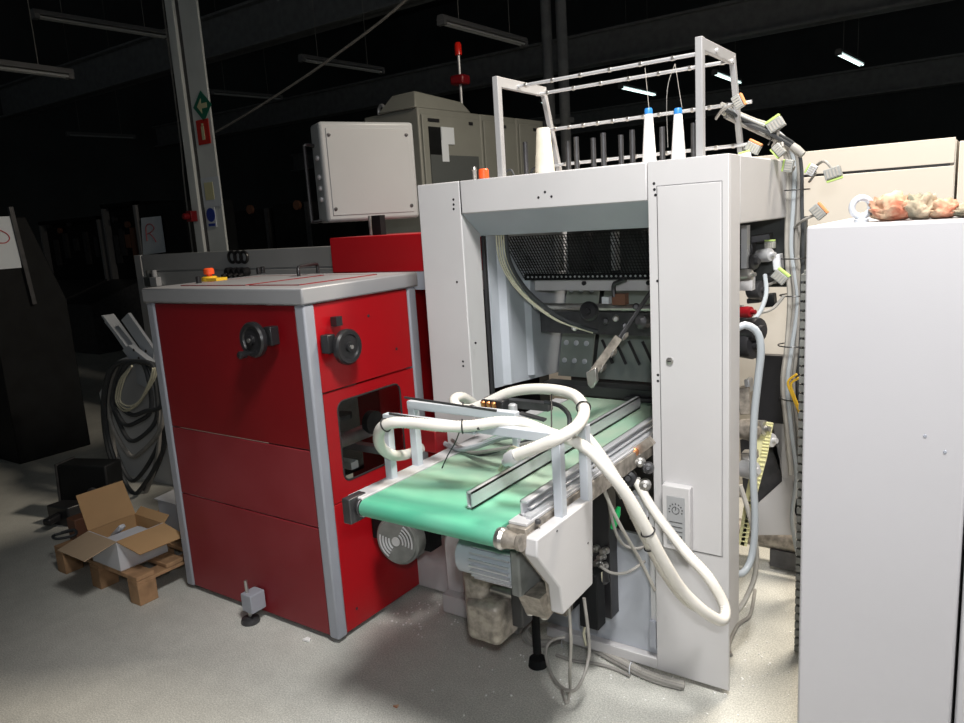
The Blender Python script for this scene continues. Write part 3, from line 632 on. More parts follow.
# dial box on the door
b0 = at(662, 484, Y=FY-.03); b1 = at(691, 553, Y=FY-.03)
db = MB().box(b0.x, b1.x, FY-.035, FY-.003, b1.z, b0.z).build('dial_box', M['paint'], dr, bevel=.004)
MB().box(b0.x+.017, b1.x-.017, FY-.0365, FY-.035, b1.z+.02, b0.z-.035).build('dial_label', M['label'], db)
g = MB(); cl = V((b0.x+b1.x)/2, FY-.0372, (b0.z+b1.z)/2+.03)
for k in range(9):
    a_ = math.radians(200-k*27.5); g.obox(cl+V(math.cos(a_)*.022, 0, math.sin(a_)*.022), (1, 0, 0), (0, 1, 0), (0, 0, 1), .004, .001, .004)
g.ring(cl, (0, 1, 0), .012, .001, 20, 4).box(cl.x-.001, cl.x+.001, cl.y-.0005, cl.y+.0005, cl.z, cl.z+.012)
for k in range(3): g.box(cl.x-.022, cl.x+.022, cl.y-.0005, cl.y+.0005, cl.z-.042-.016*k, cl.z-.040-.016*k)
for k in range(3): g.box(cl.x-.02+.016*k, cl.x-.012+.016*k, cl.y-.0005, cl.y+.0005, cl.z-.094, cl.z-.086)
g.build('dial_marks', M['dark_steel'], db)
# base sheet, lower panels
MB().box(-1.63, RP0, FY+.03, FY+.045, .06, .50).build('lower_panel', M['plate_grey'], t, bevel=.002)
MB().box(FX0+.005, -1.45, FY-.045, FY+.1, .02, .10).build('foot_plinth', M['paint'], t, bevel=.003)
MB().box(-1.35, RP0, FY-.0, FY+.05, .02, .06).build('base_ledge', M['paint'], t, bevel=.003)
MB().box(-2.15, FX0+.0, 2.32, 2.62, .02, .42).build('side_plinth', M['paint'], t, bevel=.004)
MB().box(RP0-.022, RP0-.004, FY+.01, FY+.03, .2, .62).build('edge_channel', M['alu'], t)
MB().box(RP0-.025, RP0-.002, FY-.002, FY+.03, .1, .2).build('edge_bracket', M['trim'], t)
# side frame: rear post, base bar
MB().cyl((-1.6, 3.25, .14), (-.3, 3.25, .14), .055, 18).build('cross_tube', M['dirty_steel'], t)
MB().box(-.76, -.60, 3.2, 3.3, .02, .10).build('tube_foot', M['dark_steel'], t)
# interior
MB().prism([(-1.618, FY+.135, .95), (-1.618, FY+.135, 1.545), (-1.618, 3.02, 1.545), (-1.618, 3.02, .90)], (.008, 0, 0)).build('inner_side_plate', M['plate_grey'], t)
MB().prism([(-1.61, 2.43, .95), (-1.585, 2.45, .95), (-1.585, 2.45, 1.50), (-1.61, 2.43, 1.50)], (0, .02, 0)).prism([(-1.61, 2.62, .95), (-1.590, 2.64, .95), (-1.590, 2.64, 1.40), (-1.61, 2.62, 1.40)], (0, .015, 0)).build('plate_rib', M['plate_grey'], t)
MB().box(-1.6245, -1.612, FY+.118, FY+.132, .9, 1.55).build('dark_slot', M['black'], t)
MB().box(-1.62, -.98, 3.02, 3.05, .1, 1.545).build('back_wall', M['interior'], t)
ip = MB().prism([(-1.6, 2.86, .90), (-1.60, 3.0, 1.35), (-1.44, 3.0, 1.35), (-1.44, 2.86, .90)], (0, .01, 0)).build('embossed_plate', M['slot_plate'], t)
g = MB(); 
for i in range(5):
    for j in range(3):
        f_ = .15+.17*i; g.lathe([(0, .012), (.002, .012), (.003, .008)], (-1.575+.05*j, 2.86+.14*f_, .90+.45*f_), (0, -1, .3), 12)
g.build('raised_dot', M['plate_grey'], ip)
spn = V(0, .14, .45).normalized(); snn = V(0, -.45, .14).normalized()
sp = MB().prism([(-1.42, 2.86, .90), (-1.42, 3.0, 1.30), (-.96, 3.0, 1.30), (-.96, 2.86, .90)], (0, .01, 0)).build('slotted_plate', M['slot_plate'], t)
g = MB()
for r_ in range(2):
    for k in range(6 if r_ else 7):
        c_ = V(-1.34+.062*k+.03*r_, 2.86, .90)+spn*(.07+.15*r_)+snn*.003
        g.bar(c_, c_+spn*.10+V(-.06, 0, 0), .012, .004, up=snn)
g.build('slot', M['black'], sp)
MB().box(-1.6, -.92, 2.72, 2.80, .855, .90).box(-1.2, -.92, 2.68, 2.72, .86, .875).build('infeed_bar', M['black'], t, bevel=.003)
# perforated guard
g = MB(); gy0, gz0, gy1, gz1 = 2.47, 1.535, 2.62, 1.36
n1, n2 = 70, 15
for i in range(n1+1):
    x_ = -1.605+.87*i/n1; g.bar((x_, gy0, gz0), (x_, gy1, gz1), .0045, .002, up=(1, 0, 0))
for j in range(n2+1):
    f_ = j/n2; g.bar((-1.605, gy0+(gy1-gy0)*f_, gz0+(gz1-gz0)*f_), (-.735, gy0+(gy1-gy0)*f_, gz0+(gz1-gz0)*f_), .0045, .002)
g.build('mesh_guard', M['dark'], t, smooth=0)
g = MB()
for k in range(44): g.lathe([(0, .004), (.004, .004)], (-1.58+.0195*k, 2.612, 1.365), (0, -1, .4), 8)
g.build('guard_edge_perforation', M['alu'], t)
MB().box(-1.60, -.74, 2.614, 2.622, 1.352, 1.378).build('guard_edge', M['dark'], t)
for k in range(7):
    x_ = -1.5+.125*k; MB().box(x_, x_+.02+.01*(k % 2), 2.7, 2.74, 1.38, 1.53).build('guarded_lever', M['alu'] if k % 2 == 0 else M['dark_steel'], t)
MB().box(-1.58, -.70, 2.66, 2.70, 1.305, 1.352).build('white_bar', M['paint'], t, bevel=.002)
for x_ in (-1.35, -1.08): MB().lathe([(0, .009), (.008, .009)], (x_, 2.66, 1.335), (0, -1, 0), 12).build('bar_screw', M['black'], t)
MB().cyl((-1.56, 2.62, 1.245), (-.72, 2.62, 1.245), .014, 14).build('cross_rod', M['steel'], t)
MB().box(-1.56, -.72, 2.66, 2.74, 1.13, 1.22).build('tool_beam', M['dark_steel'], t)
p_ = at(590, 311, Y=2.56)
MB().lathe([(0, .036), (.012, .038), (.02, .03), (.022, .012), (.03, .010)], p_, (.1, -1, .1), 24).build('black_knob', M['black'], t)
p_ = at(619, 297, Y=2.58); MB().box(p_.x-.026, p_.x+.026, 2.575, 2.61, p_.z-.03, p_.z+.012).build('brown_block', M['brown'], t)
MB().tube([p_+V(-.02, 0, 0), p_+V(-.02, 0, .045), p_+V(0, -.01, .055), p_+V(.035, -.01, .07)], .009, 8).build('clamp_lever', M['black'], t)
p_ = at(606, 300, Y=2.58); MB().box(p_.x-.014, p_.x+.014, 2.572, 2.60, p_.z-.014, p_.z+.012).build('white_tag', M['white'], t)
for k, (x_, y_) in enumerate(((560, 320), (575, 328), (606, 322), (616, 318), (625, 326), (548, 312), (636, 306))):
    p_ = at(x_, y_, Y=2.62); MB().lathe([(0, .012), (.02, .013), (.024, .008)], p_, (.4, -1, .2*(k % 3)), 10).build('fitting', M['steel'] if k % 2 else M['dark_steel'], t)
p_ = at(646, 322, Y=2.5); MB().lathe([(0, .026), (.03, .026), (.045, .012)], p_, (-.3, -1, .2), 18).build('motor_cap', M['dark_steel'], t)
# gripper arm
A_ = at(652, 290, Y=2.52); B_ = at(594, 375, Y=2.36)
g = MB(); d = (B_-A_); 
g.bar(A_, B_, .009, .014)
g.build('swing_arm', M['dark_steel'], t, bevel=.002)
C_ = A_+d*.55
MB().bar(C_+V(.0, -.012, .0), B_+V(.0, -.012, .008), .007, .03).build('arm_blade', M['dirty_steel'], t)
for f_ in (.5, .7, .88): MB().obox(A_+d*f_+V(.012, -.005, -.012), d, (0, 1, 0), (0, 0, 1), .018, .03, .016).build('arm_clamp', M['steel'], t, bevel=.002)
tip = at(591, 381, Y=2.34)
MB().prism([tip+V(-.02, 0, .03), tip+V(.02, 0, .05), tip+V(.022, 0, .0), tip+V(.0, 0, -.03), tip+V(-.016, 0, -.015)], (0, .02, 0)).build('gripper_tip', M['steel'], t, bevel=.004)
# bundle of cream tubes swept down the inner plate
tag_t = thing('pneumatic_tube_bundle', at(497, 235, Y=2.42), 'bundle of cream and black tubes sweeping down inside the portal at left', 'tube bundle')
for k in range(5):
    o_ = V(.010*k, .004*k, 0)
    pts = [at(x_, y_, Y=Y_)+o_*.9 for x_, y_, Y_ in ((496, 232, 2.40), (499, 258, 2.42), (511, 282, 2.45), (530, 302, 2.5), (556, 320, 2.55), (588, 331, 2.6))]
    pts = [p_+V(0, 0, -.004*(k % 3)) for p_ in pts]
    MB().tube(pts, .0032 if k < 4 else .008, 8).build('tube', M['cable_cream'] if k < 4 else M['cable_dk'], tag_t)
p_ = at(496, 275, Y=2.44); MB().obox(p_, (1, 0, 1), (0, 1, 0), (-1, 0, 1), .05, .03, .05).build('black_bracket', M['black'], MAIN) if 0 else None
# right-side guts seen through the side opening
MB().prism([(-.72, 2.45, .55), (-.72, 2.9, .55), (-.72, 2.9, 1.52), (-.72, 2.45, 1.52)], (-.01, 0, 0)).build('side_plate', M['slot_plate'], t) if 0 else None
for k, (x_, y_, Y_, r_, mm) in enumerate(((752, 262, 2.75, .03, 'dark_steel'), (768, 255, 2.8, .025, 'alu'), (760, 290, 2.8, .035, 'dark_steel'), (748, 275, 2.6, .02, 'steel'), (775, 278, 2.85, .022, 'dark_steel'), (757, 330, 2.6, .045, 'black'), (752, 345, 2.6, .05, 'black'), (748, 312, 2.55, .02, 'red'), (770, 440, 2.8, .028, 'alu'), (752, 430, 2.6, .04, 'dirty_steel'), (752, 470, 2.6, .035, 'alu'), (763, 428, 2.75, .03, 'steel'))):
    p_ = at(x_, y_, Y=Y_); MB().lathe([(-.04, r_*.9), (0, r_), (.012, r_*.9), (.014, r_*.4), (.03, r_*.35)], p_, (1, -.4, .1), 16).build('side_mechanism', M[mm], t)
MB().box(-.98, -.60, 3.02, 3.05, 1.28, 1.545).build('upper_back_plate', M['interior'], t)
MB().box(-.98, -.94, 2.5, 3.0, .9, 1.0).box(-.98, -.94, 2.5, 3.0, 1.4, 1.5).build('side_rail', M['alu'], t)
q0 = at(756, 362, Y=3.1); q1 = at(785, 424, Y=3.1)
MB().box(q0.x, q1.x, 3.1, 3.14, q1.z, q0.z+.03).build('black_window', M['black'], t)
q0 = at(745, 424, Y=3.16); q1 = at(803, 535, Y=3.16)
MB().prism([at(762, 420, Y=3.16), at(803, 420, Y=3.16), at(803, 535, Y=3.16), at(752, 535, Y=3.16), at(745, 515, Y=3.16), at(782, 482, Y=3.16), at(782, 420, Y=3.16)], (0, .02, 0)).build('angled_panel', M['paint'], t)
g = MB(); 
for i in range(9):
    for j in range(9):
        p_ = at(752+4*i, 440+9*j-0*i, Y=3.18); g.lathe([(0, .006), (.002, .006)], p_, (0, -1, 0), 8)
MB().prism([at(740, 440, Y=3.19), at(784, 425, Y=3.19), at(784, 485, Y=3.19), at(745, 520, Y=3.19)], (0, .01, 0)).build('perforated_guard', M['dark_steel'], t)
for k, (x_, y_, Y_, sx2, sz2, mm) in enumerate(((748, 250, 2.85, .05, .05, 'dark_steel'), (762, 238, 2.9, .07, .03, 'dark_steel'), (778, 262, 2.95, .03, .06, 'alu'), (755, 300, 2.9, .05, .02, 'dark_steel'), (770, 300, 2.98, .04, .05, 'dark'), (746, 400, 2.7, .04, .10, 'dirty_steel'), (749, 385, 2.72, .02, .05, 'alu'), (750, 455, 2.65, .05, .03, 'steel'))):
    p_ = at(x_, y_, Y=Y_); MB().obox(p_, (1, .1*(k % 3), .1), (0, 1, 0), (-.1, 0, 1), sx2, .05, sz2).build('side_bracket', M[mm], t, bevel=.004)
# yellow toothed belts
for k, off in enumerate((0, .025)):
    g = MB(); pts = [at(763, 422, Y=2.75)+V(off, 0, 0), at(757, 455, Y=2.75)+V(off, 0, 0), at(748, 500, Y=2.75)+V(off*.6, 0, 0), at(741, 545, Y=2.75)+V(off*.4, 0, 0)]
    for a_, b2 in zip(pts, pts[1:]): g.bar(a_, b2, .024, .004, up=(0, 1, 0))
    if k:
        for a_, b2 in zip(pts, pts[1:]):
            for j in range(10): g.obox(a_.lerp(b2, j/10)+V(0, -.004, 0), (1, 0, 0), (0, 1, 0), (0, 0, 1), .022, .004, .004)
    g.build('toothed_belt', M['yellow_belt'], t)
# ------------------------------------------------------------------ top of machine: thread rack
t = thing('thread_rack', (-1.13, 2.45, FZ), 'light grey thread stand with four horizontal rods on top of the portal', 'thread stand')
TL, TR, TY = -1.480, -.760, 2.3
zt1 = 2.095
for nm, xx in (('left', TL), ('right', TR)):
    e_ = at(727, 53, X=TR).y if 1 else 0
    yb_ = TY+.34
    g = MB().box(xx-.011, xx+.011, TY-.013, TY+.013, FZ, zt1).build('front_leg', M['rack'], t, bevel=.002)
    MB().box(xx-.008, xx+.008, TY+.013, yb_, zt1-.035, zt1).build('top_arm', M['rack'], t, bevel=.002)
    MB().bar((xx, yb_-.015, zt1-.01), (xx, yb_+.10, FZ), .022, .018, up=(1, 0, 0)).build('rear_leg', M['rack'], t, bevel=.002)
for yy, zz in ((TY+.13, zt1-.02), (TY+.29, zt1-.03), (TY+.34, zt1-.16), (TY+.41, FZ+.055)):
    rd = MB().cyl((TL-.01, yy, zz), (TR+.06 if zz < 2 else TR+.015, yy, zz), .006, 10).build('rod', M['alu'], t)
    n = 7 if zz > 2 else 12
    for k in range(n): xx = TL+.04+(TR-TL-.06)*k/(n-1); MB().cyl((xx-.005, yy, zz), (xx+.005, yy, zz), .008, 10).build('thread_guide', M['steel'], rd)
for i, (x_, ty_, back) in enumerate(((525, 142, 1), (549.7, 140, 0), (567.6, 141, 1), (576, 137, 0), (593, 138, 1), (603, 133, 0), (620.7, 135, 1), (632, 130, 0), (662, 127, 0), (693.5, 123, 0), (648, 135, 1), (677, 132, 1))):
    yy = 2.5 if not back else 2.62; p_ = at(x_, ty_, Y=yy)
    MB().cyl((p_.x, yy, FZ), (p_.x, yy, p_.z), .0095, 12).build('spindle', M['dark_steel'], t)
def cone(x_, top, bot, yy, r0, r1, mt, label, cap=None):
    p_ = at(x_, top, Y=yy); 
    o = MB().lathe([(0, r0*.96), (.004, r0), (p_.z-FZ-.004, r1), (p_.z-FZ, r1*.9), (p_.z-FZ, .008)], (p_.x, yy, FZ), (0, 0, 1), 28)
    if cap:
        tt = thing('thread_cone', (p_.x, yy, FZ), label, 'thread cone', 'thread cones on the machine top')
        o.build('thread', mt, tt); MB().lathe([(0, r1*1.0), (.014, r1*.95), (.018, r1*.8), (.018, .008)], (p_.x, yy, p_.z), (0, 0, 1), 24).build('cone_tip', cap, tt)
    else: tag(o.build('thread_cone', mt), label, 'thread cone', 'thread cones on the machine top')
cone(543, 128, 170, 2.42, .037, .024, M['thread_cream'], 'wide cream thread cone beside the left leg of the thread rack')
cone(648.5, 114, 160, 2.42, .024, .0135, M['thread'], 'slim white thread cone with blue tip, left one of the two', M['blue'])
cone(678, 114, 157, 2.42, .024, .0135, M['thread'], 'slim white thread cone with blue tip, right one beside the rack post', M['blue'])
for j, (pts, lb) in enumerate((([(645, 68), (649, 109)], 'fine dark thread rising from the left blue-tipped cone'), ([(675, 64), (667, 92), (668, 150)], 'fine dark thread hanging between the two blue-tipped cones'), ([(675, 64), (682, 108)], 'fine dark thread rising from the right blue-tipped cone'))):
    yy = TY+.2 if j != 1 else TY+.3
    tag(MB().tube([at(x_, y_, Y=2.5 if k == 0 else 2.42) for k, (x_, y_) in enumerate(pts)], .0008, 5, step=.03).build('thread', M['cable_grey']), lb, 'thread', 'threads led up to the rack')
p_ = at(483, 162, Y=2.33)
t2 = thing('warning_beacon', (p_.x, 2.33, FZ), 'small orange beacon on top of the left end of the portal', 'signal lamp')
MB().lathe([(0, .02), (.006, .02)], (p_.x, 2.33, FZ), (0, 0, 1), 18).build('base', M['black'], t2)
MB().lathe([(0, .019), (.03, .019), (.035, .015)], (p_.x, 2.33, FZ+.006), (0, 0, 1), 20).build('lens', M['orange'], t2)
p_ = at(474, 165, Y=2.45)
tag(MB().lathe([(0, .008), (.045, .008), (.05, .011), (.062, .008)], (p_.x, 2.45, FZ), (0, 0, 1), 12).build('air_fitting', M['steel']), 'slim metal fitting beside the small orange beacon', 'fitting')
for px_ in (508, 535):
    p_ = at(px_, 170, Y=2.46); tag(MB().tube([(p_.x-.02, 2.46, FZ+.004), (p_.x-.01, 2.46, FZ+.03), (p_.x+.015, 2.46, FZ+.035), (p_.x+.03, 2.46, FZ+.004)], .004, 8).build('cable_loop', M['cable_dk']), ['black cable loop on the portal top, by the left rack leg', 'black cable loop on the portal top, behind the cream cone'][px_ > 510], 'cable')
# ------------------------------------------------------------------ delivery conveyor
t = thing('belt_conveyor', (-1.2, 2.0, 0), 'green belt conveyor with aluminium rails, running out of the portal', 'conveyor')
CV = t
BX0, BX1, BY, BZ = -1.44, -.985, 1.425, .85
# belt wrapped around the front roller: profile in YZ swept in X
rr_ = .025; prof = [(2.72, BZ)]+[(BY+rr_*math.sin(math.pi+0)*0+0, 0)]*0
prof = [(2.72, BZ), (BY, BZ)]+[(BY-rr_*math.sin(a_), BZ-rr_+rr_*math.cos(a_)) for a_ in [math.pi*k/12 for k in range(1, 12)]]+[(BY, BZ-2*rr_), (2.72, BZ-2*rr_)]
m = MB().prism([(BX0, y_, z_) for y_, z_ in prof], (BX1-BX0, 0, 0)); m.build('belt', M['green'], t, smooth=35)
MB().cyl((BX0-.025, BY, BZ-rr_), (BX1+.05, BY, BZ-rr_), .016, 16).lathe([(0, .027), (.012, .029), (.02, .024)], (BX1, BY, BZ-rr_), (1, 0, 0), 22).build('front_roller', M['steel'], t)
# left edge beam
MB().box(BX0-.06, BX0-.003, BY-.005, 2.65, BZ-.055, BZ+.004).build('left_beam', M['paint'], t, bevel=.003)
MB().obox((BX0-.035, BY-.005, BZ-.03), (1, 0, 0), (0, 1, 0), (0, 0, 1), .03, .07, .075).lathe([(0, .025), (.012, .027), (.014, .02)], (BX0-.018, BY, BZ-rr_), (1, 0, 0), 16).build('end_bearing', M['dark_steel'], t, bevel=.003)
# right side beam, aluminium profiles
MB().box(BX1+.003, -.924, BY+.03, 2.7, BZ-.06, BZ-.004).build('right_beam', M['dirty_steel'], t, bevel=.002)
ra = V(-1.005, 1.50, BZ); 
sx_ = -.972
MB().box(BX1+.002, BX1+.055, 1.47, 2.62, BZ-.003, BZ+.003).build('rail_seat', M['paint'], t)
MB().box(sx_, sx_+.005, 1.51, 2.62, BZ+.004, BZ+.046).box(sx_, sx_+.022, 1.51, 2.62, BZ+.040, BZ+.046).box(sx_, sx_+.034, 1.51, 2.62, BZ+.004, BZ+.009).box(sx_+.010, sx_+.022, 1.53, 2.62, BZ+.018, BZ+.023).build('side_rail', M['alu'], t, bevel=.001)
MB().box(BX1+.034, BX1+.05, 1.5, 2.62, BZ-.004, BZ+.012).build('outer_rail', M['alu'], t, bevel=.001)
# centre guide rail (two webs)
g = MB(); a_ = at(466, 491, Z=BZ+.006); b_ = V(a_.x+.0, 2.66, BZ+.006)
gx = -1.115
g.box(gx-.011, gx-.008, 1.49, 2.62, BZ+.008, BZ+.05).box(gx+.003, gx+.007, 1.49, 2.62, BZ+.006, BZ+.05).box(gx-.011, gx+.007, 1.49, 2.62, BZ+.046, BZ+.05).box(gx-.011, gx+.007, 1.49, 2.62, BZ+.006, BZ+.01)
g.build('centre_guide_rail', M['alu'], t)
# uprights
def upr(x_, y_, z0, z1, s=.026): return MB().box(x_-s/2, x_+s/2, y_-s/2, y_+s/2, z0, z1).build('upright', M['alu_white'], t, bevel=.002)
topz = 1.03
upr(-1.480, 1.59, BZ, topz+.01); upr(-1.485, 1.72, BZ, topz+.01)
upr(gx-.03, 1.78, BZ+.0, topz, .02)
upr(-.905, 1.60, BZ-.02, topz+.002); upr(-.898, 1.735, BZ-.02, topz+.015)
for (y_, z_, x0_, x1_) in ((1.59, topz+.014, -1.485, -1.15), (1.72, topz+.022, -1.50, -1.10), (1.60, topz+.016, -1.20, -.89)):
    MB().box(x0_, x1_, y_-.013, y_+.013, z_-.014, z_+.012).build('cross_bar', M['alu_white'], t, bevel=.002)
for (y_, z_, x0_, x1_) in ((1.56, topz+.036, -1.44, -1.12), (1.69, topz+.05, -1.49, -1.15)):
    MB().cyl((x0_, y_, z_), (x1_, y_, z_-.01), .004, 8).build('thin_rod', M['dark_steel'], t)
# valve cluster above the belt
vc = at(500, 408, Y=1.85)
MB().box(vc.x-.05, vc.x+.03, 1.82, 1.86, vc.z-.02, vc.z+.03).build('valve_block', M['black'], t, bevel=.003)
for k in range(3): MB().lathe([(0, .007), (.028, .007), (.03, .004)], (vc.x-.035+.02*k, 1.815, vc.z), (0, -.3, 1), 10).build('brass_fitting', M['copper'], t)
MB().lathe([(0, .014), (.03, .014), (.034, .009)], (vc.x+.06, 1.83, vc.z-.01), (0, 0, 1), 12).build('steel_fitting', M['alu'], t)
MB().box(-1.36, -1.12, 1.93, 1.96, 1.01, 1.035).build('mounting_strip', M['dark_steel'], t)
for pa_, pb_ in ((at(470, 406, Y=1.75), at(492, 416, Y=1.75)), (at(520, 413, Y=1.8), at(545, 420, Y=1.8))): MB().bar(pa_, pb_, .02, .006).build('cover_strip', M['dark_steel'], t)
rc = at(430, 437, Y=1.9); MB().box(rc.x-.05, rc.x+.04, 1.88, 1.95, rc.z-.05, rc.z+.03).build('red_block', M['red'], t, bevel=.005)
# white side box
bxr = -.885
pf = [(1.42, .85), (1.42, .775), (1.545, .672), (1.545, .575), (1.76, .655), (1.80, .85)]
def yz(x_, y_): p_ = at(x_, y_, X=bxr); return (p_.y, p_.z)
pf = [yz(537, 540), yz(537, 558), yz(560, 588), yz(563, 615), yz(593, 584), yz(593, 497.5)]
MB().prism([(bxr, y_, z_) for y_, z_ in pf], (-.036, 0, 0)).build('side_cover', M['paint'], t, bevel=.004)
for (x_, y_) in ((557, 531), (588, 543)): p_ = at(x_, y_, X=bxr); MB().lathe([(0, .0035), (.001, .003)], p_, (1, 0, 0), 8).build('cover_hole', M['black'], t)
MB().prism([(bxr-.037, y_+.012, z_-.002) for y_, z_ in pf], (-.014, 0, 0)).build('side_frame', M['dirty_steel'], t)
# roller stub + bolts
MB().lathe([(0, .022), (.01, .024), (.045, .018), (.05, .022), (.06, .022)], (BX1+.01, BY, BZ-rr_), (1, 0, 0), 20).build('roller_bearing', M['dirty_steel'], t)
for (y_, x_) in ((1.50, BX1+.07), (1.62, BX1+.075)): MB().lathe([(0, .008), (.008, .008), (.01, .005)], (x_, y_, BZ-.002), (0, 0, 1), 10).build('bolt', M['dark_steel'], t)
# drive motor with fins below
mc = at(497, 567, Y=1.62)
mc = V(-1.13, 1.60, .665)
mm_ = MB().lathe([(0, .045), (.008, .058), (.2, .058), (.205, .05)], mc-V(.10, 0, 0), (1, 0, 0), 28)
mo = mm_.build('drive_motor', M['blue_grey'], t)
g = MB()
for k in range(11):
    a_ = math.radians(120+k*16); g.obox(mc+V(.025, math.cos(a_)*.061, math.sin(a_)*.061), (1, 0, 0), (0, -math.sin(a_), math.cos(a_)), (0, math.cos(a_), math.sin(a_)), .13, .004, .014)
g.build('cooling_fins', M['alu'], mo)
MB().box(mc.x+.095, mc.x+.125, 1.54, 1.68, .60, .735).build('motor_flange', M['dirty_grey'], t, bevel=.006)
MB().prism([(mc.x+.10, 1.56, .6), (mc.x+.10, 1.66, .6), (mc.x+.10, 1.66, .53), (mc.x+.10, 1.6, .52)], (.07, 0, 0)).build('motor_foot', M['dirty_steel'], t)
# gearbox on the left, dusty
gb = V(-1.33, 1.80, .45)
MB().lathe([(0, .03), (.01, .05), (.15, .055), (.16, .05), (.23, .04)], gb+V(.0, 0, -.11), (0, 0, 1), 20).build('gearbox', M['dirty_steel'], t)
MB().box(gb.x-.02, gb.x+.11, 1.73, 1.86, .28, .42).build('gearbox_housing', M['dirty_steel'], t, bevel=.02)
MB().box(gb.x-.06, gb.x+.02, 1.78, 1.9, .52, .76).build('gearbox_bracket', M['dark_steel'], t, bevel=.004)
MB().box(gb.x+.13, gb.x+.17, 1.78, 1.84, .34, .56).build('clutch_block', M['black'], t, bevel=.004)
MB().cyl((gb.x+.05, 1.80, .44), (gb.x+.28, 1.80, .44), .018, 14).build('drive_shaft', M['steel'], t)
MB().box(-1.11, -1.04, 2.06, 2.12, .22, .42).build('dark_box', M['dark'], t, bevel=.004)
for k in range(2): MB().cyl((gb.x+.2+.05*k, 1.78, .40), (gb.x+.2+.05*k, 1.78, .47), .012, 10).build('fitting', M['steel'], t)
# stand legs
MB().box(-1.22, -1.16, 2.06, 2.11, .24, .80).build('support_leg', M['dirty_steel'], t, bevel=.003)
MB().box(-1.36, -1.32, 1.95, 2.16, .70, .78).build('support_arm', M['dark'], t)
MB().box(-1.22, -1.16, 2.11, 2.20, .24, .30).build('leg_bracket', M['dark'], t, bevel=.004)
MB().cyl((-1.30, 2.08, .0), (-1.30, 2.08, .03), .035, 20, r2=.03).cyl((-1.30, 2.08, .05), (-1.30, 2.08, .5), .015, 12).build('levelling_foot', M['dark'], t)
# black electrical plate between box and panel
p0 = at(596, 495, Y=2.18); p1 = at(613, 618, Y=2.18)
t = thing('terminal_plate', (p0.x, 2.2, 0), 'black upright terminal plate with steel plugs beside the white conveyor cover', 'terminal plate')
MB().box(p0.x-.015, p1.x, 2.17, 2.232, p1.z, p0.z+.08).build('plate', M['black'], t, bevel=.002)
MB().box(p0.x-.11, p0.x-.03, 2.16, 2.232, .27, .40).build('lower_box', M['dark'], t, bevel=.004)
for k, (x_, y_) in enumerate(((598, 548), (604, 556), (607, 550), (600, 562), (606, 565))): p_ = at(x_, y_, Y=2.165); MB().lathe([(0, .013), (.015, .013), (.016, .009), (.03, .009)], p_, (-.3, -1, .1), 12).build('plug', M['steel'], t)
p_ = at(603, 569, Y=2.13); MB().lathe([(0, .018), (.04, .022), (.05, .012)], p_, (.1, -.2, -1), 14).build('black_plug', M['black'], t)
p_ = at(618, 509, Y=2.1)
t = thing('green_air_fitting', p_, 'bright green slanted sleeve hanging beside the corrugated hoses', 'tube fitting')
MB().lathe([(0, .010), (.055, .012), (.08, .006)], at(613, 528, Y=2.1), at(621, 499, Y=2.1)-at(613, 528, Y=2.1), 14).build('sleeve', M['green_b'], t)
MB().tube([at(621, 499, Y=2.1), at(612, 480, Y=2.1), at(608, 455, Y=2.08)], .004, 8).build('thin_tube', M['cable_lt'], t)
# extra mechanism on the right of the conveyor inside the portal
t2 = thing('side_drive_unit', (-.93, 2.1, .5), 'copper and steel drive parts on the right flank of the conveyor', 'drive unit')
for k, (x_, y_, r_, mm) in enumerate(((622, 465, .02, 'copper'), (628, 478, .03, 'black'), (640, 462, .018, 'steel'), (648, 468, .02, 'dark_steel'), (634, 452, .016, 'copper'), (645, 485, .02, 'steel'))):
    p_ = at(x_, y_, Y=2.15); MB().lathe([(-.03, r_), (0, r_), (.01, r_*.8), (.012, r_*.4), (.02, r_*.3)], p_, (.4, -1, .3), 16).build('drive_part', M[mm], t2)
MB().bar(at(612, 470, Y=2.17), at(652, 440, Y=2.17), .02, .03).build('drive_bracket', M['dirty_steel'], t2)
p_ = at(642, 500, Y=2.2); MB().box(p_.x-.03, p_.x+.02, 2.16, 2.21, p_.z-.06, p_.z+.03).build('junction_box', M['white'], t2, bevel=.004)
# ------------------------------------------------------------------ hoses
def hose(name, pts, r, label, ties=(), mt='hose'):
    P = [at(x_, y_, Y=Y_) for x_, y_, Y_ in pts]
    o = MB().tube(P, r, 14, rib=.10, pitch=.0085).build(name, M[mt], smooth=60); tag(o, label, 'hose', 'white corrugated hoses over the conveyor')
    cc = catmull(P)
    for f_ in ties:
        i = int(f_*(len(cc)-2)); c_ = cc[i]; dd = cc[i+1]-cc[i-1]
        MB().ring(c_, dd, r+.0025, .0022, 18, 6).build('cable_tie', M['black'], o)
    return o
hose('corrugated_hose', [(422, 447, 1.78), (408, 454, 1.72), (392, 455, 1.58), (380, 445, 1.51), (380, 430, 1.48), (392, 423, 1.48), (412, 423, 1.5), (440, 426, 1.52), (470, 426, 1.56), (500, 422, 1.6), (525, 424, 1.64), (552, 434, 1.66), (574, 441, 1.66), (592, 453, 1.66), (610, 473, 1.66), (628, 497, 1.68), (648, 532, 1.72), (664, 562, 1.76), (682, 590, 1.82), (705, 612, 1.88), (722, 620, 1.94), (724, 605, 1.98), (708, 577, 1.98), (688, 555, 2.0), (668, 530, 2.06), (650, 505, 2.12), (636, 480, 2.17)], .0165, 'long white corrugated hose looping left of the belt and hanging low at right', ties=(.18, .30, .62))
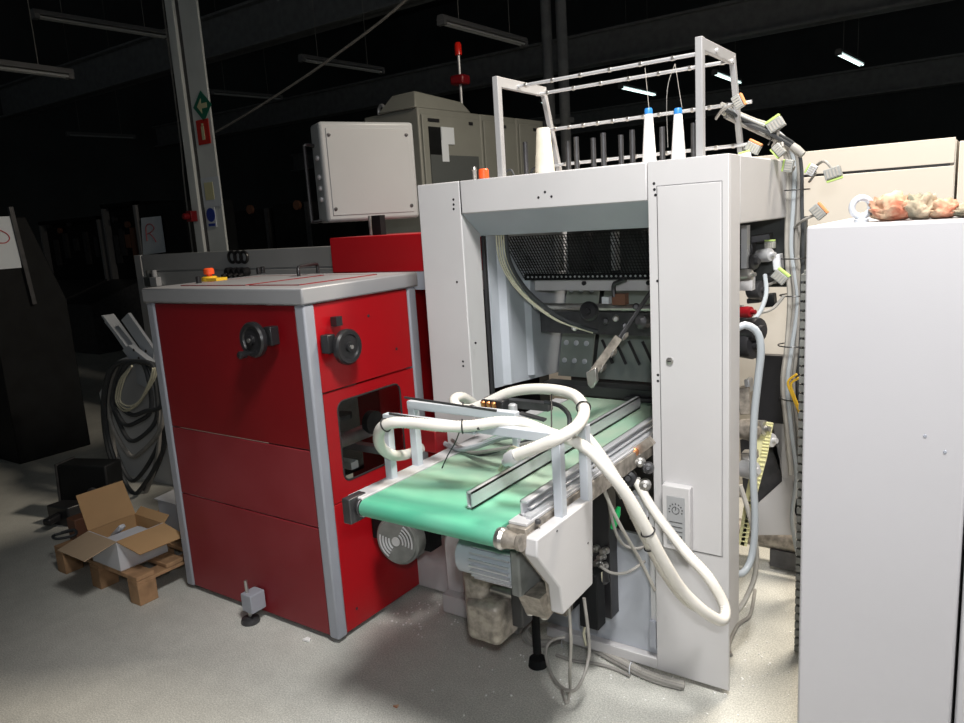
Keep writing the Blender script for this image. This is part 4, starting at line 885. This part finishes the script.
hose('corrugated_hose', [(516, 455, 1.52), (540, 446, 1.53), (562, 436, 1.55), (578, 425, 1.62), (584, 410, 1.74), (575, 396, 1.8), (555, 390, 1.84), (530, 389, 1.86), (508, 393, 1.86), (488, 402, 1.84), (470, 409, 1.82), (458, 407, 1.8), (454, 400, 1.82), (462, 397, 1.88), (474, 404, 1.95), (480, 412, 2.0)], .0165, 'white corrugated hose in a raised open loop above the belt', ties=(.28, .72))
hose('corrugated_hose', [(584, 432, 1.82), (600, 452, 1.82), (618, 480, 1.84), (632, 512, 1.88), (648, 545, 1.94), (664, 574, 2.0), (684, 600, 2.08), (704, 612, 2.14)], .0125, 'thinner white corrugated hose behind the long hanging one', ties=(.6,))
# free end fitting of the raised hose
t = MB(); e0 = at(516, 455, Y=1.52); e1 = at(503, 464, Y=1.53)
t.lathe([(0, .015), (.01, .02), (.03, .02), (.032, .012), (.05, .012)], e0, e1-e0, 16); tag(t.build('hose_end_fitting', M['alu']), 'metal end fitting at the open end of the raised loop hose', 'hose fitting')
tag(MB().tube([at(x_, y_, Y=Y_) for x_, y_, Y_ in ((500, 470, 1.72), (506, 458, 1.68), (512, 448, 1.66), (519, 450, 1.65))], .006, 8).build('short_tube', M['cable_cream']), 'short cream tube curling above the centre guide rail', 'tube')
for k, (pts, r_, mm, lb) in enumerate((
    ([(452, 440, 1.95), (470, 452, 1.85), (495, 450, 1.8), (525, 444, 1.78), (550, 440, 1.75)], .006, 'cable_grey', 'grey cable lying across the belt under the hoses'),
    ([(457, 448, 1.9), (480, 455, 1.84), (505, 448, 1.8), (530, 440, 1.78), (556, 436, 1.75)], .005, 'cable_dk', 'dark cable lying across the belt beside the grey one'),
    ([(440, 441, 1.95), (458, 449, 1.88), (478, 446, 1.84), (500, 438, 1.8), (520, 434, 1.8)], .009, 'hose_grey', 'thicker blue-grey tube lying across the belt'),
    ([(545, 402, 1.85), (560, 406, 1.84), (569, 416, 1.82), (569, 430, 1.8)], .007, 'cable_dk', 'black cable inside the raised hose loop'),
    ([(442, 468, 1.6), (448, 455, 1.6), (455, 443, 1.6), (460, 430, 1.58)], .002, 'black', 'loose black tie tail hanging over the green belt'),
    ([(551.5, 392, 1.84), (551.5, 415, 1.75), (551.5, 440, 1.64)], .002, 'black', 'black tie strap spanning the raised hose loop'),
    ([(594, 466, 1.9), (606, 495, 1.95), (620, 525, 2.0), (640, 560, 2.1), (655, 590, 2.15)], .0055, 'cable_lt', 'pale thin tube running down beside the hanging hoses'),
    ([(600, 470, 1.95), (608, 500, 2.0), (615, 530, 2.05), (624, 545, 2.1), (640, 548, 2.15), (652, 540, 2.18)], .005, 'cable_grey', 'grey cable curving under the green sleeve'),
    ([(600, 566, 2.1), (612, 573, 2.1), (628, 572, 2.12), (645, 561, 2.17)], .005, 'cable_grey', 'grey cable arching from the black terminal plug to the panel'),
    ([(601, 572, 2.1), (600, 590, 2.1), (595, 605, 2.1), (588, 617, 2.1), (584, 632, 2.12), (586, 645, 2.14)], .005, 'cable_cream', 'pale cream cable dropping from the black terminal plug'))):
    P = [at(x_, y_, Y=Y_) for x_, y_, Y_ in pts]; tag(MB().tube(P, r_, 8).build('cable', M[mm]), lb, 'cable')
# hanging loop cables below the box
def fl(x_, y_, z_=.008): return at(x_, y_, Z=z_)
tag(MB().tube([at(584, 598, Y=1.95), at(588, 630, Y=1.95), at(589, 655, Y=1.95), at(582, 680, Y=1.9), at(572, 691, Y=1.88), at(558, 684, Y=1.9), at(549, 668, Y=1.93), at(546, 650, Y=1.97), at(552, 640, Y=2.0), at(565, 637, Y=2.03)], .0055, 8).build('looped_cable', M['cable_grey']), 'grey cable hanging from the white cover in a wide loop to the floor', 'cable')
tag(MB().tube([at(569, 608, Y=1.93), at(571, 640, Y=1.93), at(570, 670, Y=1.93), fl(570, 690, .012), fl(567, 703, .008), fl(562, 690, .008)], .0055, 8).build('hanging_cable', M['cable_lt']), 'straight pale cable hanging from the white cover down to the floor', 'cable')
# bundle on floor edge
t = thing('floor_cable_bundle', fl(600, 655, 0), 'bundle of grey cables lying along the foot of the portal', 'cable bundle')
for k in range(6):
    oy = .012*(k % 3); oz = .009*(k // 3)
    pts = [(545, 618, 2.22), (530, 622, 2.2), (524, 632, 2.16), (532, 641, 2.12), (548, 642, 2.1), (565, 638, 2.12), (590, 645, 2.15), (615, 658, 2.18), (640, 671, 2.2), (662, 679, 2.215), (682, 684, 2.215)]
    P = []
    for i, (x_, y_, Y_) in enumerate(pts):
        q_ = fl(x_, y_, .01) if i > 2 else at(x_, y_, Y=Y_)
        P.append(V(q_.x+.004*k, q_.y-oy, max(.007, q_.z+oz)))
    MB().tube(P, .0065, 8).build('cable', M['cable_lt'] if k in (1, 4) else M['cable_grey'], t)
for (x_, y_) in ((565, 640), (632, 668)): 
    p_ = fl(x_, y_, .015); MB().ring(p_+V(0, -.012, .002), (1, .2, 0), .024, .002, 16, 6).build('cable_tie', M['white'], t)
tag(MB().tube([fl(556, 655), fl(575, 661), fl(592, 663), fl(612, 668), fl(630, 676)], .006, 8).build('floor_cable', M['cable_grey']), 'single grey cable lying on the floor just in front of the bundle', 'cable')
# ------------------------------------------------------------------ cable bundle at right rear of machine
t = thing('rear_cable_harness', (-.62, 2.98, .3), 'thick harness of grey cables arching off the thread rack and down the rear corner', 'cable harness')
for k in range(18):
    j = random.uniform(-1, 1); r_ = random.choice([.006, .008, .0065, .011]); ox = (k % 5)*.012-.024; oy = (k//5)*.014
    j2 = random.uniform(-1, 1)
    pts = [(724, 104+k*1.6, 2.62), (738, 112+k*1.5, 2.7), (757, 120+k*1.6, 2.78), (775, 127+k*1.8, 2.86), (789, 143+k, 2.92), (794.5, 168, 2.95), (795+j*2, 205, 2.95), (794+j2*3, 250, 2.95), (795-j*3, 300, 2.95), (794+j*2, 345, 2.95), (791+j*4, 385, 2.95), (795+j*4, 430, 2.95), (798+j*2, 475, 2.96)][0 if k < 9 else 4:]
    P = [at(x_, y_, Y=Y_)+V(ox*(1 if i > 3 else .3), oy, 0) for i, (x_, y_, Y_) in enumerate(pts)]
    if k in (2, 6): P = P+[at(792, 520, Y=2.97), at(799, 560, Y=3.0)]
    MB().tube(P, r_, 8, step=.02).build('cable', M[['cable_lt', 'cable_grey', 'hose_grey', 'cable_grey', 'cable_dk', 'cable_lt', 'cable_cream', 'cable_grey', 'cable_grey'][k % 9]], t)
for (x_, y_) in ((795, 190), (795, 258), (794, 295), (792, 345), (794, 398)):
    p_ = at(x_, y_, Y=2.96); MB().ring(p_, (0, 0, 1), .05, .0025, 22, 6).build('cable_tie', M['black'], t)
p_ = at(773, 135, Y=2.84); MB().ring(p_, (1, .3, -.5), .035, .0025, 20, 6).build('cable_tie', M['black'], t)
MB().lathe([(0, .014), (.02, .016), (.05, .013), (.052, .008)], at(792, 146, Y=2.85), (at(802, 154, Y=2.85)-at(792, 146, Y=2.85)), 14).build('cable_gland', M['cable_grey'], t)
MB().tube([at(740, 122, Y=2.72), at(765, 131, Y=2.78), at(793, 147, Y=2.85)], .008, 8).build('cable', M['cable_dk'], t)
# yellow pair
tag(MB().tube([at(797, 374, Y=2.88), at(788, 382, Y=2.88), at(792, 395, Y=2.88), at(799, 412, Y=2.88), at(802, 425, Y=2.88)], .0045, 8).tube([at(799, 378, Y=2.88), at(791, 384, Y=2.88), at(795, 398, Y=2.88), at(803, 418, Y=2.88)], .0045, 8).build('yellow_wires', M['yellow']), 'pair of loose yellow wires tied to the harness', 'wire')
# connectors
def conn(x_, y_, Y_, ang, s, clip, label, body='conn'):
    s *= .78
    c_ = at(x_, y_, Y=Y_); a_ = math.radians(ang); ux = V(math.cos(a_), 0, math.sin(a_)); uz = V(-math.sin(a_), 0, math.cos(a_))
    tt = thing('cable_connector', c_, label, 'connector', 'loose terminal connectors dangling from the cables')
    MB().obox(c_, ux, (0, 1, 0), uz, .06*s, .035*s, .04*s).build('housing', M[body], tt, bevel=.002)
    for k in range(4): MB().obox(c_+ux*(.012*k-.018)*s-V(0, .018*s, 0), ux, (0, 1, 0), uz, .006*s, .004, .030*s).build('terminal', M['cable_lt'], tt)
    MB().obox(c_+uz*.026*s, ux, (0, 1, 0), uz, .058*s, .024*s, .009*s).build('clip_strip', M[clip], tt, bevel=.001)
    MB().tube([c_-uz*.02*s, c_-uz*.05*s+V(-.02, .01, 0), c_-uz*.06*s+V(-.05, .05, -.02)], .005, 8).build('lead', M['cable_grey'], tt)
conn(776, 125, 2.8, 30, 1.15, 'conn_green', 'grey connector with a lime strip standing above the cable arch')
conn(738, 102, 2.6, -65, .9, 'conn_orange', 'connector with an orange strip on the rack right leg')
conn(753, 148, 2.7, -30, 1.0, 'conn_orange', 'connector with an orange strip lying on the portal top')
conn(779, 150, 2.75, 130, .9, 'conn_green', 'lime striped connector under the cable arch')
conn(789, 166, 2.8, 80, .9, 'conn_green', 'lime striped connector at the rear corner of the portal top')
conn(833, 173, 2.9, 195, 1.15, 'conn_green', 'white connector with a lime strip, furthest right of the loose ones')
conn(812, 170, 2.9, 60, .8, 'conn_green', 'thin lime connector left of the furthest right one', 'white')
conn(818, 212, 2.9, -50, 1.1, 'conn_orange', 'grey connector with an orange strip behind the foreground cabinet edge')
conn(780, 277, 2.8, -40, 1.1, 'conn_green', 'grey connector with a lime strip inside the side opening')
conn(770, 245, 2.85, 0, .8, 'conn_green', 'small connector high in the dark side opening', 'ecab')
conn(745, 157, 2.66, 10, .8, 'conn_green', 'small connector close behind the portal edge beside the rack leg', 'white')
# side opening tubes
tag(MB().tube([at(734, 330, Y=2.4), at(745, 325, Y=2.42), at(757, 332, Y=2.44), at(761, 350, Y=2.45), at(758, 380, Y=2.46), at(754, 420, Y=2.47), at(753, 470, Y=2.48), at(755, 520, Y=2.48), at(752, 555, Y=2.46), at(744, 572, Y=2.42), at(734, 574, Y=2.38)], .0125, 12).build('grey_tube', M['hose_grey']), 'pale grey tube bowing out of the right side of the portal', 'tube')
tag(MB().tube([at(740, 312, Y=2.7), at(755, 313, Y=2.7), at(772, 309, Y=2.75), at(784, 296, Y=2.8)], .006, 8).build('cable', M['cable_grey']), 'grey cable crossing the side opening of the portal', 'cable')
tag(MB().tube([at(765, 275, Y=2.8), at(766, 295, Y=2.75), at(758, 315, Y=2.7), at(745, 326, Y=2.65)], .008, 8).build('cable', M['hose_grey']), 'pale tube curving down in the upper side opening', 'tube')
tag(MB().tube([at(740, 485, Y=2.5), at(748, 510, Y=2.5), at(756, 545, Y=2.5), at(755, 575, Y=2.5), at(745, 600, Y=2.45), at(734, 615, Y=2.4)], .009, 8).build('cable', M['cable_lt']), 'pale cable leaving the lower side opening down towards the hose', 'cable')
tag(MB().tube([fl(755, 590, .01), fl(750, 615, .008), fl(738, 625, .008), fl(729, 645, .008), fl(731, 655, .008)], .007, 8).build('floor_cable', M['cable_grey']), 'grey cable on the floor behind the right post', 'cable')
# drag chain right behind the foreground cabinet edge
t = thing('cable_drag_chain', (-.6, 2.7, 0), 'black link cable chain standing upright behind the foreground cabinet', 'drag chain')
g = MB()
ctop = at(801, 250, Y=2.6); cbx = ctop.x
for k in range(44):
    z_ = .012+.031*k; g.box(cbx+.004, cbx+.05, 2.585, 2.635, z_, z_+.022); g.box(cbx+.010, cbx+.044, 2.6, 2.62, z_+.02, z_+.034)
g.build('chain_links', M['dirty_grey'], t)
# ------------------------------------------------------------------ pallet corner, left
t = thing('wooden_pallet', (-3.5, 1.9, 0), 'wooden pallet under the opened carton left of the red cabinet', 'pallet')
PX0, PX1, PY0, PY1 = -3.82, -3.08, 1.60, 2.28
for k in range(5): y_ = PY0+k*.148; MB().box(PX0, PX1, y_, y_+.088, .118, .138).build('deck_board', M['wood'], t, bevel=.003)
for x_ in (PX0, (PX0+PX1)/2-.04, PX1-.08):
    MB().box(x_, x_+.08, PY0, PY1-.005, .10, .117).build('stringer', M['wood'], t, bevel=.002)
    for y_ in (PY0, PY0+.3, PY1-.10): MB().box(x_, x_+.08, y_, y_+.09, .0, .10).build('block', M['wood'], t, bevel=.003)
# open carton
t = thing('cardboard_box', (-3.42, 1.80, .138), 'open brown carton with white outside and spread flaps on the pallet', 'box')
bc = at(121, 572, Z=.14); br_ = at(170, 551, Z=.14); bl = at(98, 560, Z=.14)
u_ = (br_-bc); u_.z = 0; u_.normalize(); v_ = (bl-bc); v_.z = 0; v_.normalize(); v_ = (v_-u_*u_.dot(v_)).normalized()
W_, D_, h_ = (br_-bc).length*.96, .25, .15
def cb_(a_, b2, z_): return V(bc.x, bc.y, .138)+u_*a_+v_*b2+V(0, 0, z_)
th = .005
for nm, a0_, a1_, b0_, b1_ in (('front', 0, W_, 0, th), ('back', 0, W_, D_-th, D_), ('left', 0, th, th, D_-th), ('right', W_-th, W_, th, D_-th)):
    MB().hexa([cb_(a0_, b0_, 0), cb_(a1_, b0_, 0), cb_(a1_, b1_, 0), cb_(a0_, b1_, 0), cb_(a0_, b0_, h_), cb_(a1_, b0_, h_), cb_(a1_, b1_, h_), cb_(a0_, b1_, h_)]).build('side_wall', M['white'] if nm in ('front', 'left') else M['card'], t)
MB().hexa([cb_(0, 0, 0), cb_(W_, 0, 0), cb_(W_, D_, 0), cb_(0, D_, 0), cb_(0, 0, th), cb_(W_, 0, th), cb_(W_, D_, th), cb_(0, D_, th)]).build('bottom', M['card'], t)
def flap(p0_, p1_, out, mt):
    p0_ = Vector(p0_); p1_ = Vector(p1_); out = Vector(out); n_ = (p1_-p0_).cross(out).normalized()*.004
    MB().prism([p0_, p1_, p1_+out+(p0_-p1_)*.03, p0_+out], n_).build('flap', M[mt], t)
flap(cb_(0, 0, h_), cb_(W_, 0, h_), -v_*.135+V(0, 0, -.045)+u_*.03, 'card')
flap(cb_(0, D_, h_), cb_(0, 0, h_), -u_*.145+V(0, 0, -.035), 'card_grey')
flap(cb_(W_*0, D_, h_), cb_(W_, D_, h_), v_*.06+V(0, 0, .165), 'card')
flap(cb_(W_, 0, h_), cb_(W_, D_, h_), u_*.03+V(0, 0, .03), 'card')
# contents
p_ = cb_(W_*.45, D_*.45, .008)
t = thing('white_sachet', p_, 'white padded sheet lying inside the open carton', 'packaging')
MB().obox(p_+V(0, 0, .06), u_, v_, (0, 0, 1), .20, .12, .11).build('pack', M['white'], t, bevel=.02)
MB().bar(p_+V(-.12, 0, .08), p_+V(-.02, .0, .15), .03, .02).build('handle_strip', M['white'], t, bevel=.006)
# white box at the back right of the carton
wb = at(150, 535, Z=.139)
t = thing('white_carton', (-3.3, 2.16, .138), 'closed white carton with a blue print behind the open one', 'box')
wq = at(150, 520, Y=2.0)
MB().box(-3.50, -3.15, 1.99, 2.24, .139, .30).build('carton_body', M['white'], t, bevel=.004)
MB().box(-3.30, -3.17, 1.987, 1.991, .20, .28).build('blue_print', M['blue'], t)
MB().prism([(-3.51, 1.98, .302), (-3.14, 1.98, .302), (-3.16, 2.26, .33), (-3.50, 2.26, .33)], (0, 0, .004)).build('lid_flap', M['white'], t)
# tools/cables at left of pallet
tag(MB().tube([(-3.9, 1.68, .16), (-3.85, 1.72, .17), (-3.8, 1.70, .16), (-3.86, 1.64, .15), (-3.94, 1.66, .145), (-3.9, 1.74, .148)], .007, 8).build('wire_tangle', M['cable_dk']), 'small tangle of dark wire at the left corner of the pallet', 'wire')
tag(MB().box(-3.98, -3.895, 1.75, 1.9, 0, .2).build('brown_offcut', M['brown'], bevel=.005), 'brown block standing left of the pallet', 'block')
# black device behind
t = thing('black_case', (-4.42, 2.12, 0), 'tilted black case with a round knob behind the open carton', 'case')
cb2 = V(-4.42, 2.12, .17)
ux = V(.9, .35, 0).normalized(); uy = V(-.35, .9, 0).normalized(); uz = V(-.12, .1, 1).normalized()
MB().obox(cb2, ux, uy, uz, .34, .14, .32).build('case_body', M['dark'], t, bevel=.01)
MB().lathe([(0, .035), (.015, .035), (.02, .02)], cb2+ux*.08-uy*.08, -uy, 20).build('knob', M['dark_steel'], t)
MB().obox(cb2-ux*.176, ux, uy, uz, .012, .15, .33).build('edge_strip', M['dark_steel'], t)
p_ = at(58, 520, Z=.05)
tag(MB().bar(at(46, 523, Z=.06), at(66, 512, Z=.06), .05, .04).obox(at(70, 512, Z=.06), (1, .2, 0), (0, 1, 0), (0, 0, 1), .18, .14, .12).build('black_tool', M['black'], bevel=.01), 'black tool with a protruding handle on the floor left of the pallet', 'tool')
# ------------------------------------------------------------------ coiled cable stand between console and red cabinet
t = thing('cable_coil_holder', (-4.0, 2.55, 0), 'grey sheet metal stand with angled brackets left of the red cabinet', 'stand')
YH = 2.65
def hx(x_, y_, dy=0): return at(x_, y_, Y=YH+dy)
MB().prism([hx(99, 393), hx(118, 360), hx(170, 340), hx(182, 540), hx(150, 505), hx(112, 455)], (0, .03, 0)).build('cover_sheet', M['console'], t, bevel=.003)
base = hx(150, 505)
MB().box(base.x-.05, base.x+.3, YH, YH+.25, 0, base.z+.02).build('stand_foot', M['trim'], t)
MB().prism([hx(104, 322, -.03), hx(111, 314, -.03), hx(136, 348, -.03), hx(128, 352, -.03)], (0, .02, 0)).prism([hx(111, 314, -.03), hx(114, 315, -.03), hx(139, 348, -.03), hx(136, 350, -.03)], (0, -.07, 0)).build('bracket_arm', M['alu_white'], t, bevel=.002)
MB().prism([hx(121, 320, -.06), hx(128, 313, -.06), hx(154, 350, -.06), hx(152, 372, -.06), hx(143, 352, -.06)], (0, .02, 0)).build('bracket_arm', M['alu_white'], t, bevel=.002)
MB().prism([hx(122, 350, -.12), hx(128, 345, -.12), hx(155, 366, -.12), hx(155, 392, -.12), hx(137, 384, -.12), hx(135, 366, -.12)], (0, .04, 0)).build('bracket_plate', M['alu_white'], t, bevel=.003)
for (x_, y_) in ((134, 350), (146, 351), (139, 358), (147, 375)): MB().lathe([(0, .009), (.004, .009)], hx(x_, y_, -.125), (0, -1, 0), 10).build('bolt_hole', M['black'], t)
MB().lathe([(0, .02), (.02, .02)], hx(161, 455, -.01), (0, -1, 0), 8).build('dark_socket', M['black'], t)
t = thing('dark_hose_coil', hx(135, 470, -.1), 'heavy dark cable hanging in long loops from the grey stand', 'cable coil')
for k, (xa, xb, bot, mm) in enumerate(((103, 163, 500, 'cable_dk'), (107, 160, 478, 'cable_dk'), (110, 158, 505, 'cable_grey'), (113, 156, 440, 'cable_dk'), (108, 161, 455, 'cable_grey'), (112, 150, 425, 'cable_dk'), (105, 165, 490, 'cable_dk'), (116, 160, 415, 'cable_dk'))):
    y_ = -.14-.012*k; xm = (xa+xb)/2
    P = [hx(xm+8, 362, y_), hx(xa+10, 366, y_), hx(xa, 400, y_), hx(xa+5, (400+bot)/2, y_), hx(xm-5, bot, y_), hx(xm+8, bot-4, y_), hx(xb, (400+bot)/2, y_), hx(xb+1, 395, y_), hx(xb-4, 370, y_)]
    MB().tube(P, .014, 8, closed=True).build('loop', M[mm], t)
t = thing('cream_cable_coil', hx(135, 400, -.28), 'thin cream cable coiled over the dark loops', 'cable coil')
for k, (xa, xb, bot) in enumerate(((117, 152, 411), (119, 154, 409), (121, 150, 406))):
    y_ = -.26-.01*k; P = [hx(132, 366, y_), hx(xa+3, 380, y_), hx(xa-1, 400, y_), hx(xa+8, bot, y_), hx(140, 402-k, y_), hx(xb, 380, y_), hx(xb+3, 368, y_)]
    MB().tube(P, .0055, 8).build('loop', M['cable_cream'], t)
# ------------------------------------------------------------------ debris
r_ = random.Random(3); g = MB()
for k in range(150):
    if k < 60: x_, y_ = r_.gauss(412, 22), r_.gauss(615, 12)
    elif k < 120: x_, y_ = r_.uniform(430, 780), r_.uniform(640, 720)
    else: x_, y_ = r_.uniform(735, 795), r_.uniform(600, 700)
    p_ = fl(x_, y_, .002); s = r_.uniform(.0012, .0038)
    if p_.x < X1+.03 and p_.y > Y0-.03: continue
    a_ = r_.uniform(0, 3); g.obox(p_+V(0, 0, .0), (math.cos(a_), math.sin(a_), 0), (-math.sin(a_), math.cos(a_), 0), (0, 0, 1), s*2, s*1.6, .003)
g.build('paper_scraps', M['chips'], origin=(0, 0, 0)); o = bpy.data.objects['paper_scraps']; tag(o, 'tiny white scraps scattered on the grey floor around the portal', 'debris', kind='stuff')
p_ = fl(307, 641, .0); tag(MB().prism([p_+V(-.015, -.01, .001), p_+V(.02, -.006, .001), p_+V(.012, .012, .001), p_+V(-.01, .012, .001)], (0, 0, .01)).build('white_chip', M['chips'], bevel=.002), 'larger white chip on the floor in front of the red cabinet', 'debris')
p_ = fl(396, 707, .0); tag(MB().prism([p_+V(-.009, -.006, .001), p_+V(.01, -.006, .001), p_+V(.006, .009, .001)], (0, 0, .007)).build('orange_chip', M['rag_o'], bevel=.0015), 'small orange chip on the floor at the bottom middle', 'debris')
